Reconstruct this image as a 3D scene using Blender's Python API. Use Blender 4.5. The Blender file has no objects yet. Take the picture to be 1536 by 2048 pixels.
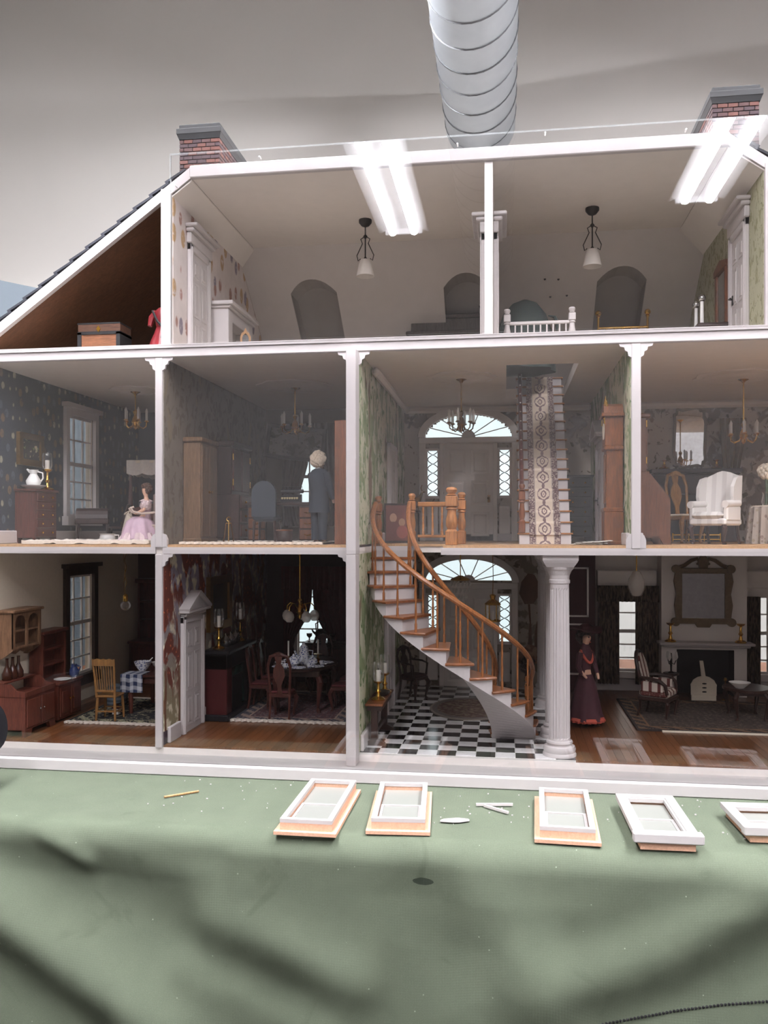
import bpy, bmesh, math, random
from mathutils import Vector, Matrix
random.seed(7)
U = 0.01                      # everything below is written in centimetres
ZOFF = 0.975                  # dollhouse ground floor above the workshop floor (m)
SC = bpy.context.scene
COL = SC.collection
PI = math.pi
def R(d): return math.radians(d)

# ---------------------------------------------------------------- camera, world, lamps, exposure
cam_d = bpy.data.cameras.new('camera'); cam = bpy.data.objects.new('camera', cam_d); COL.objects.link(cam)
cam_d.sensor_fit = 'VERTICAL'; cam_d.sensor_height = 36.0; cam_d.lens = 36.0 * 1700 / 2048
cam_d.shift_y = 40 / 2048; cam_d.clip_start = 0.02; cam_d.clip_end = 60
cam.location = (0, -1.10, 0.289 + ZOFF); cam.rotation_euler = (R(90), 0, R(8.1018))
SC.camera = cam

world = bpy.data.worlds.new('overcast_sky'); SC.world = world; world.use_nodes = True
world.node_tree.nodes['Background'].inputs[0].default_value = (0.86, 0.93, 1.0, 1)
world.node_tree.nodes['Background'].inputs[1].default_value = 1.3

try: SC.cycles.transparent_max_bounces = 24
except Exception: pass
SC.view_settings.view_transform = 'Standard'; SC.view_settings.look = 'None'
SC.view_settings.gamma = 1.0; SC.view_settings.exposure = 0.2; SC.view_settings.use_curve_mapping = False

# fluorescent fixtures: (x, y centre, z above dollhouse floor) in cm, two tubes each; the housings are built further down
FIXTURES = [(-43.3, -136, 158.9), (74, -117, 158.9), (-62, 20, 200), (112, 20, 200)]  # last two are unseen, added to light the back wall from overhead
TUBE_GLOW = 116          # the tubes themselves are the lamps (emissive glass further down)

# ---------------------------------------------------------------- mesh builder
class B:
    def __init__(s): s.v = []; s.f = []
    def add(s, vs, fs):
        n = len(s.v); s.v += [tuple(v) for v in vs]; s.f += [tuple(i + n for i in f) for f in fs]; return s
    def box(s, x0, x1, y0, y1, z0, z1):
        return s.add([(x0,y0,z0),(x1,y0,z0),(x1,y1,z0),(x0,y1,z0),(x0,y0,z1),(x1,y0,z1),(x1,y1,z1),(x0,y1,z1)],
                     [(0,3,2,1),(4,5,6,7),(0,1,5,4),(1,2,6,5),(2,3,7,6),(3,0,4,7)])
    def cbox(s, x, y, z, w, d, h): return s.box(x-w/2, x+w/2, y-d/2, y+d/2, z, z+h)
    def bbox(s, x0, x1, y0, y1, z0, z1, b=.08):          # box with chamfered edges
        x0, x1 = min(x0,x1), max(x0,x1); y0, y1 = min(y0,y1), max(y0,y1); z0, z1 = min(z0,z1), max(z0,z1)
        b = min(b, (x1-x0)*.45, (y1-y0)*.45, (z1-z0)*.45)
        vs = []
        for z, e in ((z0, b), (z0+b, 0), (z1-b, 0), (z1, b)):
            xa, xb, ya, yb = x0+e, x1-e, y0+e, y1-e; c = b - e * .0
            k = b if e == 0 else b * .5
            vs += [(xa+k,ya,z),(xb-k,ya,z),(xb,ya+k,z),(xb,yb-k,z),(xb-k,yb,z),(xa+k,yb,z),(xa,yb-k,z),(xa,ya+k,z)]
        fs = [tuple(range(7,-1,-1)), tuple(range(24,32))]
        for r in range(3):
            for i in range(8): fs.append((r*8+i, r*8+(i+1)%8, r*8+8+(i+1)%8, r*8+8+i))
        return s.add(vs, fs)
    def cyl(s, p0, p1, r0, r1=None, n=10):
        if r1 is None: r1 = r0
        return s.tube([p0, p1], [r0, r1], n)
    def tube(s, pts, r, n=8):
        pts = [Vector(p) for p in pts]; m = len(pts)
        rs = list(r) if isinstance(r, (list, tuple)) else [r] * m
        vs = []; up = None
        for i, p in enumerate(pts):
            t = (pts[min(i+1, m-1)] - pts[max(i-1, 0)])
            t = t.normalized() if t.length > 1e-9 else Vector((0,0,1))
            if up is None: up = Vector((0,0,1)) if abs(t.z) < .9 else Vector((1,0,0))
            a = up - t * up.dot(t)
            if a.length < 1e-6: a = t.orthogonal()
            a.normalize(); b = t.cross(a); up = a
            for k in range(n):
                w = 2*PI*k/n; vs.append(p + (a*math.cos(w) + b*math.sin(w)) * rs[i])
        fs = [tuple(range(n-1,-1,-1)), tuple(range((m-1)*n, m*n))]
        for i in range(m-1):
            for k in range(n): fs.append((i*n+k, i*n+(k+1)%n, (i+1)*n+(k+1)%n, (i+1)*n+k))
        return s.add(vs, fs)
    def lathe(s, prof, n=14, o=(0,0,0), sx=1, sy=1):
        vs = []; m = len(prof)
        for r, z in prof:
            for k in range(n):
                w = 2*PI*k/n; vs.append((o[0]+r*sx*math.cos(w), o[1]+r*sy*math.sin(w), o[2]+z))
        fs = [tuple(range(n-1,-1,-1)), tuple(range((m-1)*n, m*n))]
        for i in range(m-1):
            for k in range(n): fs.append((i*n+k, i*n+(k+1)%n, (i+1)*n+(k+1)%n, (i+1)*n+k))
        return s.add(vs, fs)
    def ball(s, c, r, n=10, sx=1, sy=1, sz=1):
        return s.lathe([(r*math.sin(PI*i/8)+1e-4, -r*sz*math.cos(PI*i/8)) for i in range(9)], n, c, sx, sy)
    def prism(s, poly, axis, a, b):                      # polygon in the two other axes, swept a..b along axis
        n = len(poly)
        def mk(p, t): return (t,p[0],p[1]) if axis == 'x' else (p[0],t,p[1]) if axis == 'y' else (p[0],p[1],t)
        vs = [mk(p, a) for p in poly] + [mk(p, b) for p in poly]
        fs = [tuple(range(n-1,-1,-1)), tuple(range(n, 2*n))] + [(i, (i+1)%n, n+(i+1)%n, n+i) for i in range(n)]
        return s.add(vs, fs)
    def grid(s, fn, nu, nv, closed=False):               # open sheet fn(u,v)
        vs = [fn(i/nu, j/nv) for j in range(nv+1) for i in range(nu+1)]
        fs = [(j*(nu+1)+i, j*(nu+1)+i+1, (j+1)*(nu+1)+i+1, (j+1)*(nu+1)+i) for j in range(nv) for i in range(nu)]
        return s.add(vs, fs)
    def slabgrid(s, fn, nu, nv, th):                     # sheet with thickness th(vector offset)
        g = B().grid(fn, nu, nv); n = len(g.v); t = Vector(th)
        s0 = len(s.v); s.v += g.v + [tuple(Vector(v)+t) for v in g.v]
        s.f += [tuple(i+s0 for i in f) for f in g.f] + [tuple(i+s0+n for i in reversed(f)) for f in g.f]
        ring = [i for i in range(nu+1)] + [j*(nu+1)+nu for j in range(1,nv+1)] + [nv*(nu+1)+i for i in range(nu-1,-1,-1)] + [j*(nu+1) for j in range(nv-1,0,-1)]
        for a, b in zip(ring, ring[1:]+ring[:1]): s.f.append((b+s0, a+s0, a+s0+n, b+s0+n))
        return s
    def loft(s, rings):                                   # closed rings of equal count
        n = len(rings[0]); vs = [v for r in rings for v in r]
        fs = [tuple(range(n-1,-1,-1)), tuple(range((len(rings)-1)*n, len(rings)*n))]
        for i in range(len(rings)-1):
            for k in range(n): fs.append((i*n+k, i*n+(k+1)%n, (i+1)*n+(k+1)%n, (i+1)*n+k))
        return s.add(vs, fs)
    def rot(s, axis, deg, c=(0,0,0)):
        m = Matrix.Rotation(R(deg), 3, axis); c = Vector(c)
        s.v = [tuple(m @ (Vector(v)-c) + c) for v in s.v]; return s
    def mv(s, x, y, z): s.v = [(a+x, b+y, c+z) for a,b,c in s.v]; return s
    def sc(s, x, y, z): s.v = [(a*x, b*y, c*z) for a,b,c in s.v]; return s
    def mesh(s, name, smooth=False):
        me = bpy.data.meshes.new(name); me.from_pydata([(x*U, y*U, z*U) for x,y,z in s.v], [], s.f)
        bm = bmesh.new(); bm.from_mesh(me); bmesh.ops.recalc_face_normals(bm, faces=bm.faces); bm.to_mesh(me); bm.free()
        if smooth:
            me.polygons.foreach_set('use_smooth', [True]*len(me.polygons))
            try: me.set_sharp_from_angle(angle=R(38))
            except Exception: pass
        return me

def obj(name, data, mat, parent=None, loc=(0,0,0), rz=0, label=None, kind=None):
    o = bpy.data.objects.new(name, data); COL.objects.link(o)
    if data is not None and mat is not None and len(data.materials) == 0: data.materials.append(mat)
    o.location = (loc[0]*U, loc[1]*U, loc[2]*U); o.rotation_euler = (0,0,R(rz)) if not isinstance(rz, tuple) else tuple(R(a) for a in rz)
    if parent is not None: o.parent = parent
    if label: o['label'] = label
    if kind: o['kind'] = kind
    return o
def P(parent, name, mat, b, sm=False, loc=(0,0,0), rz=0, label=None, kind=None):
    return obj(name, b.mesh(name, sm), mat, parent, loc, rz, label, kind)
def T(name, label, cat, loc=(0,0,0), rz=0, group=None):   # a thing: an Empty at its base
    o = obj(name, None, None, None, loc, rz); o.empty_display_size = .01
    o['label'] = label; o['category'] = cat
    if group: o['group'] = group
    return o
def TM(name, label, cat, mat, b, loc=(0,0,0), rz=0, group=None, sm=False):   # a thing that is one mesh
    o = obj(name, b.mesh(name, sm), mat, None, loc, rz); o['label'] = label; o['category'] = cat
    if group: o['group'] = group
    return o
def S(name, mat, b, sm=False):                            # a piece of the setting
    o = obj(name, b.mesh(name, sm), mat); o['kind'] = 'structure'; return o
def dup(root, loc, rz, label, group=None, sc=None):
    def cp(o, par):
        c = o.copy(); COL.objects.link(c); c.parent = par
        for ch in [x for x in o.children]: cp(ch, c)
        return c
    r = cp(root, None); r.location = (loc[0]*U, loc[1]*U, loc[2]*U); r.rotation_euler = (0,0,R(rz)); r['label'] = label
    if group: r['group'] = group; root['group'] = group
    if sc: r.scale = (sc, sc, sc)
    return r

# ---------------------------------------------------------------- materials (node expressions)
class Ex:
    def __init__(s, nt, k): s.nt = nt; s.k = k
    def _m(s, op, o=None, c=None):
        n = s.nt.nodes.new('ShaderNodeMath'); n.operation = op
        for i, a in enumerate((s, o, c)):
            if a is None: continue
            if isinstance(a, Ex): s.nt.links.new(a.k, n.inputs[i])
            else: n.inputs[i].default_value = a
        return Ex(s.nt, n.outputs[0])
    def __add__(s,o): return s._m('ADD',o)
    def __sub__(s,o): return s._m('SUBTRACT',o)
    def __mul__(s,o): return s._m('MULTIPLY',o)
    def __truediv__(s,o): return s._m('DIVIDE',o)
    def __pow__(s,o): return s._m('POWER',o)
    def abs(s): return s._m('ABSOLUTE')
    def sin(s): return s._m('SINE')
    def fract(s): return s._m('FRACT')
    def floor(s): return s._m('FLOOR')
    def sqrt(s): return s._m('SQRT')
    def lt(s,o): return s._m('LESS_THAN',o)
    def gt(s,o): return s._m('GREATER_THAN',o)
    def mn(s,o): return s._m('MINIMUM',o)
    def mx(s,o): return s._m('MAXIMUM',o)
    def ramp(s, a, b):                                    # smooth 0..1 between a and b
        n = s.nt.nodes.new('ShaderNodeMapRange'); n.interpolation_type = 'SMOOTHSTEP'
        s.nt.links.new(s.k, n.inputs[0]); n.inputs[1].default_value = a; n.inputs[2].default_value = b
        return Ex(s.nt, n.outputs[0])
class Mat:
    def __init__(s, name, rough=.6, metal=0., spec=.4):
        s.m = bpy.data.materials.new(name); s.m.use_nodes = True; s.nt = s.m.node_tree
        s.p = s.nt.nodes['Principled BSDF']; s.p.inputs['Roughness'].default_value = rough; s.p.inputs['Metallic'].default_value = metal
        s.p.inputs['Specular IOR Level'].default_value = spec
        tc = s.nt.nodes.new('ShaderNodeTexCoord'); mp = s.nt.nodes.new('ShaderNodeVectorMath'); mp.operation = 'SCALE'
        mp.inputs['Scale'].default_value = 100; s.nt.links.new(tc.outputs['Object'], mp.inputs[0]); s.co = mp.outputs[0]
        sp = s.nt.nodes.new('ShaderNodeSeparateXYZ'); s.nt.links.new(s.co, sp.inputs[0])
        s.x, s.y, s.z = (Ex(s.nt, sp.outputs[i]) for i in range(3))
    def vec(s, sx=1, sy=1, sz=1):
        n = s.nt.nodes.new('ShaderNodeVectorMath'); n.operation = 'MULTIPLY'; s.nt.links.new(s.co, n.inputs[0]); n.inputs[1].default_value = (sx,sy,sz)
        return n.outputs[0]
    def xyz(s, x, y, z):
        n = s.nt.nodes.new('ShaderNodeCombineXYZ')
        for i, a in enumerate((x,y,z)):
            if isinstance(a, Ex): s.nt.links.new(a.k, n.inputs[i])
            else: n.inputs[i].default_value = a
        return n.outputs[0]
    def noise(s, scale, vec=None, detail=3, dist=0):
        n = s.nt.nodes.new('ShaderNodeTexNoise'); n.inputs['Scale'].default_value = scale; n.inputs['Detail'].default_value = detail
        n.inputs['Distortion'].default_value = dist; s.nt.links.new(vec or s.co, n.inputs['Vector']); return Ex(s.nt, n.outputs[0])
    def vor(s, scale, vec=None, rnd=1):
        n = s.nt.nodes.new('ShaderNodeTexVoronoi'); n.inputs['Scale'].default_value = scale; n.inputs['Randomness'].default_value = rnd
        s.nt.links.new(vec or s.co, n.inputs['Vector']); sp = s.nt.nodes.new('ShaderNodeSeparateColor'); s.nt.links.new(n.outputs['Color'], sp.inputs[0])
        return Ex(s.nt, n.outputs['Distance']), Ex(s.nt, sp.outputs[0])
    def mix(s, f, a, b):
        n = s.nt.nodes.new('ShaderNodeMix'); n.data_type = 'RGBA'; n.clamp_factor = True
        if isinstance(f, Ex): s.nt.links.new(f.k, n.inputs[0])
        else: n.inputs[0].default_value = f
        for i, c in ((6,a),(7,b)):
            if isinstance(c, tuple): n.inputs[i].default_value = c + (1,) if len(c) == 3 else c
            else: s.nt.links.new(c, n.inputs[i])
        return n.outputs[2]
    def out(s, c):
        if isinstance(c, tuple): s.p.inputs['Base Color'].default_value = c + (1,)
        else: s.nt.links.new(c, s.p.inputs['Base Color'])
        return s.m
    def bump(s, h, strength=.3, dist=.1):
        n = s.nt.nodes.new('ShaderNodeBump'); n.inputs['Strength'].default_value = strength; n.inputs['Distance'].default_value = dist*U
        s.nt.links.new(h.k, n.inputs['Height']); s.nt.links.new(n.outputs[0], s.p.inputs['Normal']); return s
def H(h):
    h = h.lstrip('#'); c = [int(h[i:i+2],16)/255 for i in (0,2,4)]
    return tuple(x/12.92 if x <= .04045 else ((x+.055)/1.055)**2.4 for x in c)
def dk(c, k): return tuple(max(0, min(1, a*k)) for a in c)
def flat(name, col, rough=.6, metal=0, var=.12, scale=1.2, bump=0):
    c = H(col); m = Mat(name, rough, metal); n = m.noise(scale)
    if bump: m.bump(m.noise(scale*6), bump, .05)
    return m.out(m.mix(n, dk(c, 1-var), dk(c, 1+var)))
def wood(name, col, axis='z', rough=.45, var=.35, fine=3.0):
    c = H(col); m = Mat(name, rough); k = .12
    v = {'x': m.vec(k,1,1), 'y': m.vec(1,k,1), 'z': m.vec(1,1,k)}[axis]
    a = m.noise(fine, v, 4, 1.2); b = m.noise(fine*4, v, 2)
    m.bump(b, .12, .03)
    return m.out(m.mix((a*.7+b*.3).ramp(.3,.72), dk(c, 1-var), dk(c, 1+var*.8)))
def metalm(name, col, rough=.25): 
    m = Mat(name, rough, 1.0); n = m.noise(2.0); c = H(col); return m.out(m.mix(n, dk(c,.75), dk(c,1.15)))
def spots(name, bg, cols, scale, size, stretch=(1,1,1), rough=.75, rnd=.8, bgvar=.15):
    m = Mat(name, rough); d, c = m.vor(scale, m.vec(*stretch), rnd); b = H(bg)
    base = m.mix(m.noise(.5), dk(b,1-bgvar), dk(b,1+bgvar)); col = H(cols[0])
    for i, h in enumerate(cols[1:], 1): col = m.mix(c.gt(i/len(cols)), col, H(h))
    ring = d.ramp(size, size*.8)
    return m.out(m.mix(ring * (m.noise(scale*3).ramp(.25,.5)), base, col))
def blot(name, layers, bg, rough=.75):                      # layers: (colour, noise scale, threshold, stretch)
    m = Mat(name, rough); b = H(bg); c = m.mix(m.noise(.15), dk(b,.88), dk(b,1.1))
    for col, sc, th, st in layers:
        c = m.mix(m.noise(sc, m.vec(*st), 5, .6).ramp(th, th+.05), c, H(col))
    return m.out(c)
def lamp_glass(name, col, alpha=.55, rough=.1):
    m = Mat(name, rough); m.p.inputs['Alpha'].default_value = alpha; return m.out(H(col))
def pane_mat(name, refl=.06, tint=(1,1,1), rough=0.0):
    m = bpy.data.materials.new(name); m.use_nodes = True; nt = m.node_tree; nt.nodes.clear()
    o = nt.nodes.new('ShaderNodeOutputMaterial'); t = nt.nodes.new('ShaderNodeBsdfTransparent'); t.inputs[0].default_value = tint + (1,)
    g = nt.nodes.new('ShaderNodeBsdfGlossy'); g.inputs['Roughness'].default_value = rough; g.inputs[0].default_value = (1,1,1,1)
    fr = nt.nodes.new('ShaderNodeFresnel'); fr.inputs[0].default_value = 1.49
    mu = nt.nodes.new('ShaderNodeMath'); mu.operation = 'MULTIPLY_ADD'; mu.inputs[1].default_value = .6; mu.inputs[2].default_value = refl-.023; nt.links.new(fr.outputs[0], mu.inputs[0])
    x = nt.nodes.new('ShaderNodeMixShader'); nt.links.new(mu.outputs[0], x.inputs[0]); nt.links.new(t.outputs[0], x.inputs[1]); nt.links.new(g.outputs[0], x.inputs[2])
    nt.links.new(x.outputs[0], o.inputs[0]); return m
def emit(name, col, strength):
    m = bpy.data.materials.new(name); m.use_nodes = True; p = m.node_tree.nodes['Principled BSDF']
    p.inputs['Base Color'].default_value = (.9,.9,.9,1); p.inputs['Emission Color'].default_value = H(col)+(1,); p.inputs['Emission Strength'].default_value = strength; return m

WHITE = flat('white_paint', '#C0B9B8', .5, 0, .04, .6, .05)
WHITE2 = flat('off_white_trim', '#E2DBD6', .55, 0, .05, .8)
CEIL = flat('ceiling_paper', '#E4DCD5', .8, 0, .04, .5, .1)
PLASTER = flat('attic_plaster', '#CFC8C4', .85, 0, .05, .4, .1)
GREYIN = flat('dormer_shade_grey', '#A09A95', .85, 0, .08, .3)  # alcove colour darkened to carry the shade inside the dormer recesses
OAK = wood('honey_oak', '#9C6536'); OAKX = wood('honey_oak_x', '#94602F', 'x'); OAKY = wood('oak_planks', '#7A4B2A', 'y', .35, .3)
MAHOG = wood('mahogany', '#4A2620', rough=.35); MAHX = wood('mahogany_x', '#4A2620', 'x', .35); DARKW = wood('dark_walnut', '#33201B', rough=.35)
REDW = wood('red_stained_wood', '#5E2F23', rough=.4); BROWN = wood('brown_walnut', '#6A3C20', rough=.4); PINE = wood('pale_pine', '#A07850')
ROOFIN = wood('roof_underside_plywood', '#5A3A26', 'x', .7, .25, 1.2)
STAIRW = wood('stair_oak', '#7E4C2C', 'x', .35); RAILW = wood('handrail_oak', '#8A5630', 'z', .3)
BRASS = metalm('brass', '#D8A850', .22); DBRASS = metalm('old_brass', '#8E6A3A', .35); SILVER = metalm('silver', '#C9C9C9', .2); IRON = metalm('dark_iron', '#3A3634', .45)
BLACK = flat('black_enamel', '#17161A', .35); BLACKM = flat('matt_black', '#121214', .6)
PORC = flat('white_porcelain', '#EDEBE8', .2, 0, .03); CREAM = flat('cream_cloth', '#DCD0BE', .9, 0, .08, 2, .3)
WAX = flat('candle_wax', '#E8E2DA', .5, 0, .03); GLASSY = lamp_glass('frosted_glass', '#E6E2DC', .75, .3); CLEAR = pane_mat('clear_glass', .08)
PANE = pane_mat('window_glass', .05, (.95,.97,.96)); ACRYLIC = pane_mat('acrylic', .045)
MIRROR = metalm('mirror_glass', '#D9DADA', .02); GOLD = metalm('gilt_frame', '#8C6B3C', .45)
NAVYC = flat('navy_cloth', '#2A3140', .9); REDC = flat('crimson_cloth', '#4E1A1C', .85, 0, .3, 1.5); SKIN = flat('doll_skin', '#C79C84', .6, 0, .06)
LEAFG = flat('dark_leaf', '#3E5238', .7, 0, .3); YELLOW = flat('yellow_petals', '#C7A838', .7)
BLUEW = spots('blue_and_white_china', '#E4E4EA', ['#3A4A86','#5B6AA0'], 3.2, .42, rough=.2)
# ---------------------------------------------------------------- workshop shell
WALLP = flat('workshop_wall_paint', '#C6C3BE', .85, 0, .03, .02, .1)
WALLB = flat('workshop_front_paint', '#BDB9B8', .85, 0, .05, .02)
FLOORC = flat('workshop_floor_concrete', '#3B3634', .6, 0, .2, .03)
def holed(b, axis, t0, t1, a0, a1, z0, z1, holes):
    """wall slab with rectangular holes (a0,a1,z0,z1) or arched ones (a0,a1,z0,z1,'arch')"""
    cuts = {a0, a1}
    for h in holes:
        n = 24 if len(h) > 4 else 1
        for i in range(n+1): cuts.add(h[0] + (h[1]-h[0])*i/n)
    cuts = sorted(c for c in cuts if a0 <= c <= a1)
    for p, q in zip(cuts, cuts[1:]):
        m = (p+q)/2; gaps = []
        for h in holes:
            if h[0] < m < h[1]:
                top = h[3]
                if len(h) > 4:
                    u = (m-(h[0]+h[1])/2)/((h[1]-h[0])/2); top = h[2] + (h[3]-h[2])*math.sqrt(max(0, 1-u*u))
                gaps.append((h[2], top))
        gaps.sort(); z = z0
        for g in gaps + [(z1, z1)]:
            if g[0] > z + 1e-6:
                if axis == 'y': b.box(p, q, t0, t1, z, g[0])
                else: b.box(t0, t1, p, q, z, g[0])
            z = max(z, g[1])
    return b
GZ = -97.5; CZ = 262
S('floor', FLOORC, B().box(-270, 290, -400, 240, GZ-4, GZ))
S('ceiling', WALLP, B().box(-270, 290, -400, 240, CZ, CZ+4))
S('wall_back', WALLP, holed(B(), 'y', 228, 236, -270, 290, GZ, CZ, [(-102, -58, -40, 86), (-38, 10, -40, 86)]))
S('wall_left', WALLP, B().box(-270, -262, -400, 228, GZ, CZ))
S('wall_right', WALLB, B().box(282, 290, -400, 228, GZ, CZ))
S('wall_front', WALLB, B().box(-262, 282, -400, -392, 18, CZ))
S('wall_front_dark_helper', flat('reflection_dark', '#2E2725', .7, 0, .3, .03), B().box(-262, 282, -400, -391, GZ, 18))  # unseen dark band, added to darken what the lower acrylic reflects
S('wall_left_dark_helper', flat('reflection_dark_side', '#2E2725', .7, 0, .3, .03), B().box(-263, -261, -391, -70, GZ, 18))  # added out of view to cut the pale reflection over the kitchen
for i, (a, b_) in enumerate(((-102, -58), (-38, 10)), 1):
    w = S('window_%d' % i, WHITE, B().box(a, a+5, 229, 235, -40, 86).box(b_-5, b_, 229, 235, -40, 86).box(a, b_, 229, 235, -40, -35).box(a, b_, 229, 235, 81, 86).box(a, b_, 230, 234, 28, 31))
    P(w, 'pane', PANE, B().box(a+5, b_-5, 231.8, 232.2, -35, 28).box(a+5, b_-5, 231.8, 232.2, 31, 81))
# spiral duct
GALV = Mat('galvanised_steel', .34, .5); _n = GALV.noise(.12); GALV = GALV.out(GALV.mix(_n, H('#A8AEB4'), H('#BCC2C6')))
duct = T('spiral_duct', 'galvanised round spiral duct running above the dollhouse roof', 'duct', (-9.5, 0, 28.9+160.5))
P(duct, 'duct_shell', GALV, B().tube([(0,-391,0),(0,228,0)], 13.5, 40), True)
seam = []
for i in range(0, int(619/13.7*32)+1):
    w = 2*PI*i/32; seam.append((13.55*math.sin(w), -391+13.7*i/32, 13.55*math.cos(w)))
SEAM = flat('duct_seam', '#6A6C6E', .5, .5)
P(duct, 'seam', SEAM, B().tube(seam[:1024], .32, 4), True); P(duct, 'seam', SEAM, B().tube(seam[1023:], .32, 4), True)
# fluorescent fixtures
HOODM = flat('fixture_white_enamel', '#E8E8EA', .35, 0, .03); TUBEM = emit('fluorescent_tube', '#FAF9FF', TUBE_GLOW)
fix0 = None
FLAB = ['two-tube fluorescent fixture above left, mirrored in the attic acrylic', 'two-tube fluorescent fixture mirrored at the far end of the attic acrylic', 'unseen two-tube fluorescent fixture added high above the sloping roof to light the wall', 'unseen two-tube fluorescent fixture added beyond the far chimney to light the wall']
for i, (fx, fy, fz) in enumerate(FIXTURES):
    if fix0 is None:
        f = fix0 = T('fluorescent_fixture', FLAB[0], 'light fixture', (fx, fy, fz))
        P(f, 'housing', HOODM, B().box(-3.6, 3.6, -122, 122, 1.2, 6)); 
        for s in (-1, 1):
            P(f, 'reflector_wing', HOODM, B().prism([(s*3.5, 2.4), (s*10.5, -.3), (s*10.9, -.1), (s*3.5, 3)], 'y', -122, 122))
            P(f, 'tube', TUBEM, B().cyl((s*4.6, -120, -.7), (s*4.6, 120, -.7), 1.7, 1.7, 14), True)
        for s in (-1, 1): P(f, 'hanger', IRON, B().cyl((0, s*100, 6), (0, s*100, CZ-fz), .25, .25, 6))
        for s in (-1, 1): P(f, 'end_plate', HOODM, B().box(-8, 8, s*122-.6, s*122+.6, -1.2, 3))
    else: f = dup(fix0, (fx, fy, fz), 0, FLAB[i], 'fluorescent ceiling fixtures')
# low grey-blue partition behind the roof slope
TM('partition_screen', 'grey-blue partition rising behind the roof slope', 'partition', flat('grey_blue_panel', '#4A5258', .8, 0, .04), B().box(-34, 34, -1.5, 1.5, GZ, 28.9+60), (-124, 73.5, 0), 54)
# ---------------------------------------------------------------- work table and cloth
TM('work_table', 'plain work table hidden under the green cloth', 'table', BROWN, B().box(-100, 90, -21, 110, -7.2, -3.1).box(-97, -91, -18, -12, GZ, -7.2).box(81, 87, -18, -12, GZ, -7.2).box(-97, -91, 100, 106, GZ, -7.2).box(81, 87, 100, 106, GZ, -7.2))
def gl(d, w): return math.exp(-(d/w)**2)
def seg(px, pz, pts):
    best = 1e9
    for (ax, az), (bx, bz) in zip(pts, pts[1:]):
        dx, dz = bx-ax, bz-az; t = max(0, min(1, ((px-ax)*dx+(pz-az)*dz)/(dx*dx+dz*dz)))
        best = min(best, math.hypot(px-ax-t*dx, pz-az-t*dz))
    return best
# folds as ridges on the hanging cloth: polyline (x, z), width, amplitude
FOLDS = [([(-62,-2),(-54.6,-4.7),(-45.9,-8.1),(-37.4,-11.3),(-29.1,-16.3),(-24.2,-19.3)], 5.2, -1.6), ([(-58.2,-11),(-52.3,-14.4),(-45.9,-18.3),(-39.6,-21.3),(-35,-23.1)], 3.6, 1.7),
         ([(-56,-17),(-49,-20.5),(-43,-24)], 3.4, -1.3), ([(-48.8,1),(-45.9,-2.1),(-41.3,-3.4),(-36.3,-4.3),(-30,-4.6)], 1.6, -.6), ([(-52.8,-.3),(-49.3,-3.9),(-44.7,-6.4)], 1.2, 1.0), ([(-30,-12.4),(-25.3,-13.7),(-15.8,-17.2)], 3.2, 1.3), ([(-33,-17),(-25,-20.5),(-18,-23)], 2.6, 1.0),
         ([(32,-1),(25,-5.5),(18.7,-10),(11.7,-14),(4.4,-16.4)], 4.2, 1.6), ([(27,-9.2),(20.6,-13),(15.5,-15.8),(9.3,-18)], 3.8, -1.2), ([(20,-5),(15,-9),(8,-12)], 3.0, -.8), ([(-8,-8),(-7,-14),(-12,-20)], 5, -.7), ([(-2,-7),(0,-13),(-3,-19)], 4, .8)]
def cloth(u, v):
    x = -95 + 178*u; L = v*62.0; rad = 2.6; flatl = 17.4
    wr = .10*math.sin(x*.9+2*math.sin(x*.23)) + .07*math.sin(x*1.7+1.3)
    if L < flatl:
        k = max(0, min(1, L/4)); lx = .35*gl(x+46,8)*math.sin(L*1.1+x*.5) + .25*gl(x+58,7)*math.sin(L*1.4-x*.6)
        return (x, -4.6-L, -2.68 + .07*k*wr + .10*k*(1+lx) * (1 if x < -28 else .25))
    a = min((L-flatl)/rad, PI/2); y = -4.6-flatl-rad*math.sin(a); z = -2.62 - rad*(1-math.cos(a)); rest = L-flatl-rad*PI/2
    if rest > 0: z -= rest
    hang = max(0, min(1, (L-flatl)/7)); off = 0
    for pts, w, amp in FOLDS: off += amp*gl(seg(x, z, pts), w)
    off += .25*wr*hang + .35*math.sin(x*.16+1)*hang*max(0,-z)/20 + max(0, rest)*.03
    return (x, y - off*hang, z)
def hem_z(x):
    t = x-1.5; return max(-40, -21.3 + .28*t - (.0021*t*t if t > 0 else 0))
bc = B(); NU, NV = 356, 150; keep = set()
g = B().grid(cloth, NU, NV)
for f in g.f:
    c = [g.v[i] for i in f]
    if min(p[2] for p in c) > hem_z(sum(p[0] for p in c)/4) - 3.6: keep.add(f)
used = sorted({i for f in keep for i in f}); ix = {o: n for n, o in enumerate(used)}
bc.v = [g.v[i] for i in used]; bc.f = [tuple(ix[i] for i in f) for f in keep]
m = Mat('green_canvas', .92, 0, .15); n1 = m.noise(.25); n2 = m.noise(14, m.vec(1,.35,1), 2); st = m.noise(.11, None, 4, 1).ramp(.62,.72)
weave = (m.x*22).sin()*.5 + (m.z*22+m.y*22).sin()*.5
m.bump(weave + n2*1.5, .12, .02)
c = m.mix(n1, H('#464D40'), H('#535A4B')); c = m.mix(n2.ramp(.35,.75)*.35, c, H('#5E6656')); c = m.mix(st*.35, c, H('#2F3628'))
c = m.mix(((((m.x+8.2)/1.15)**2+((m.z+6.5)/.42)**2)+m.noise(1.5)*.5).lt(1.1)*.8, c, H('#20261F')); flk = m.vor(.55)[0].ramp(.05,.03); c = m.mix(flk*.6, c, H('#8A9382'))
drape = T('table_cloth', 'green canvas cloth draped over the table edge in loose folds', 'cloth')
P(drape, 'canvas', m.out(c), bc, True)
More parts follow.
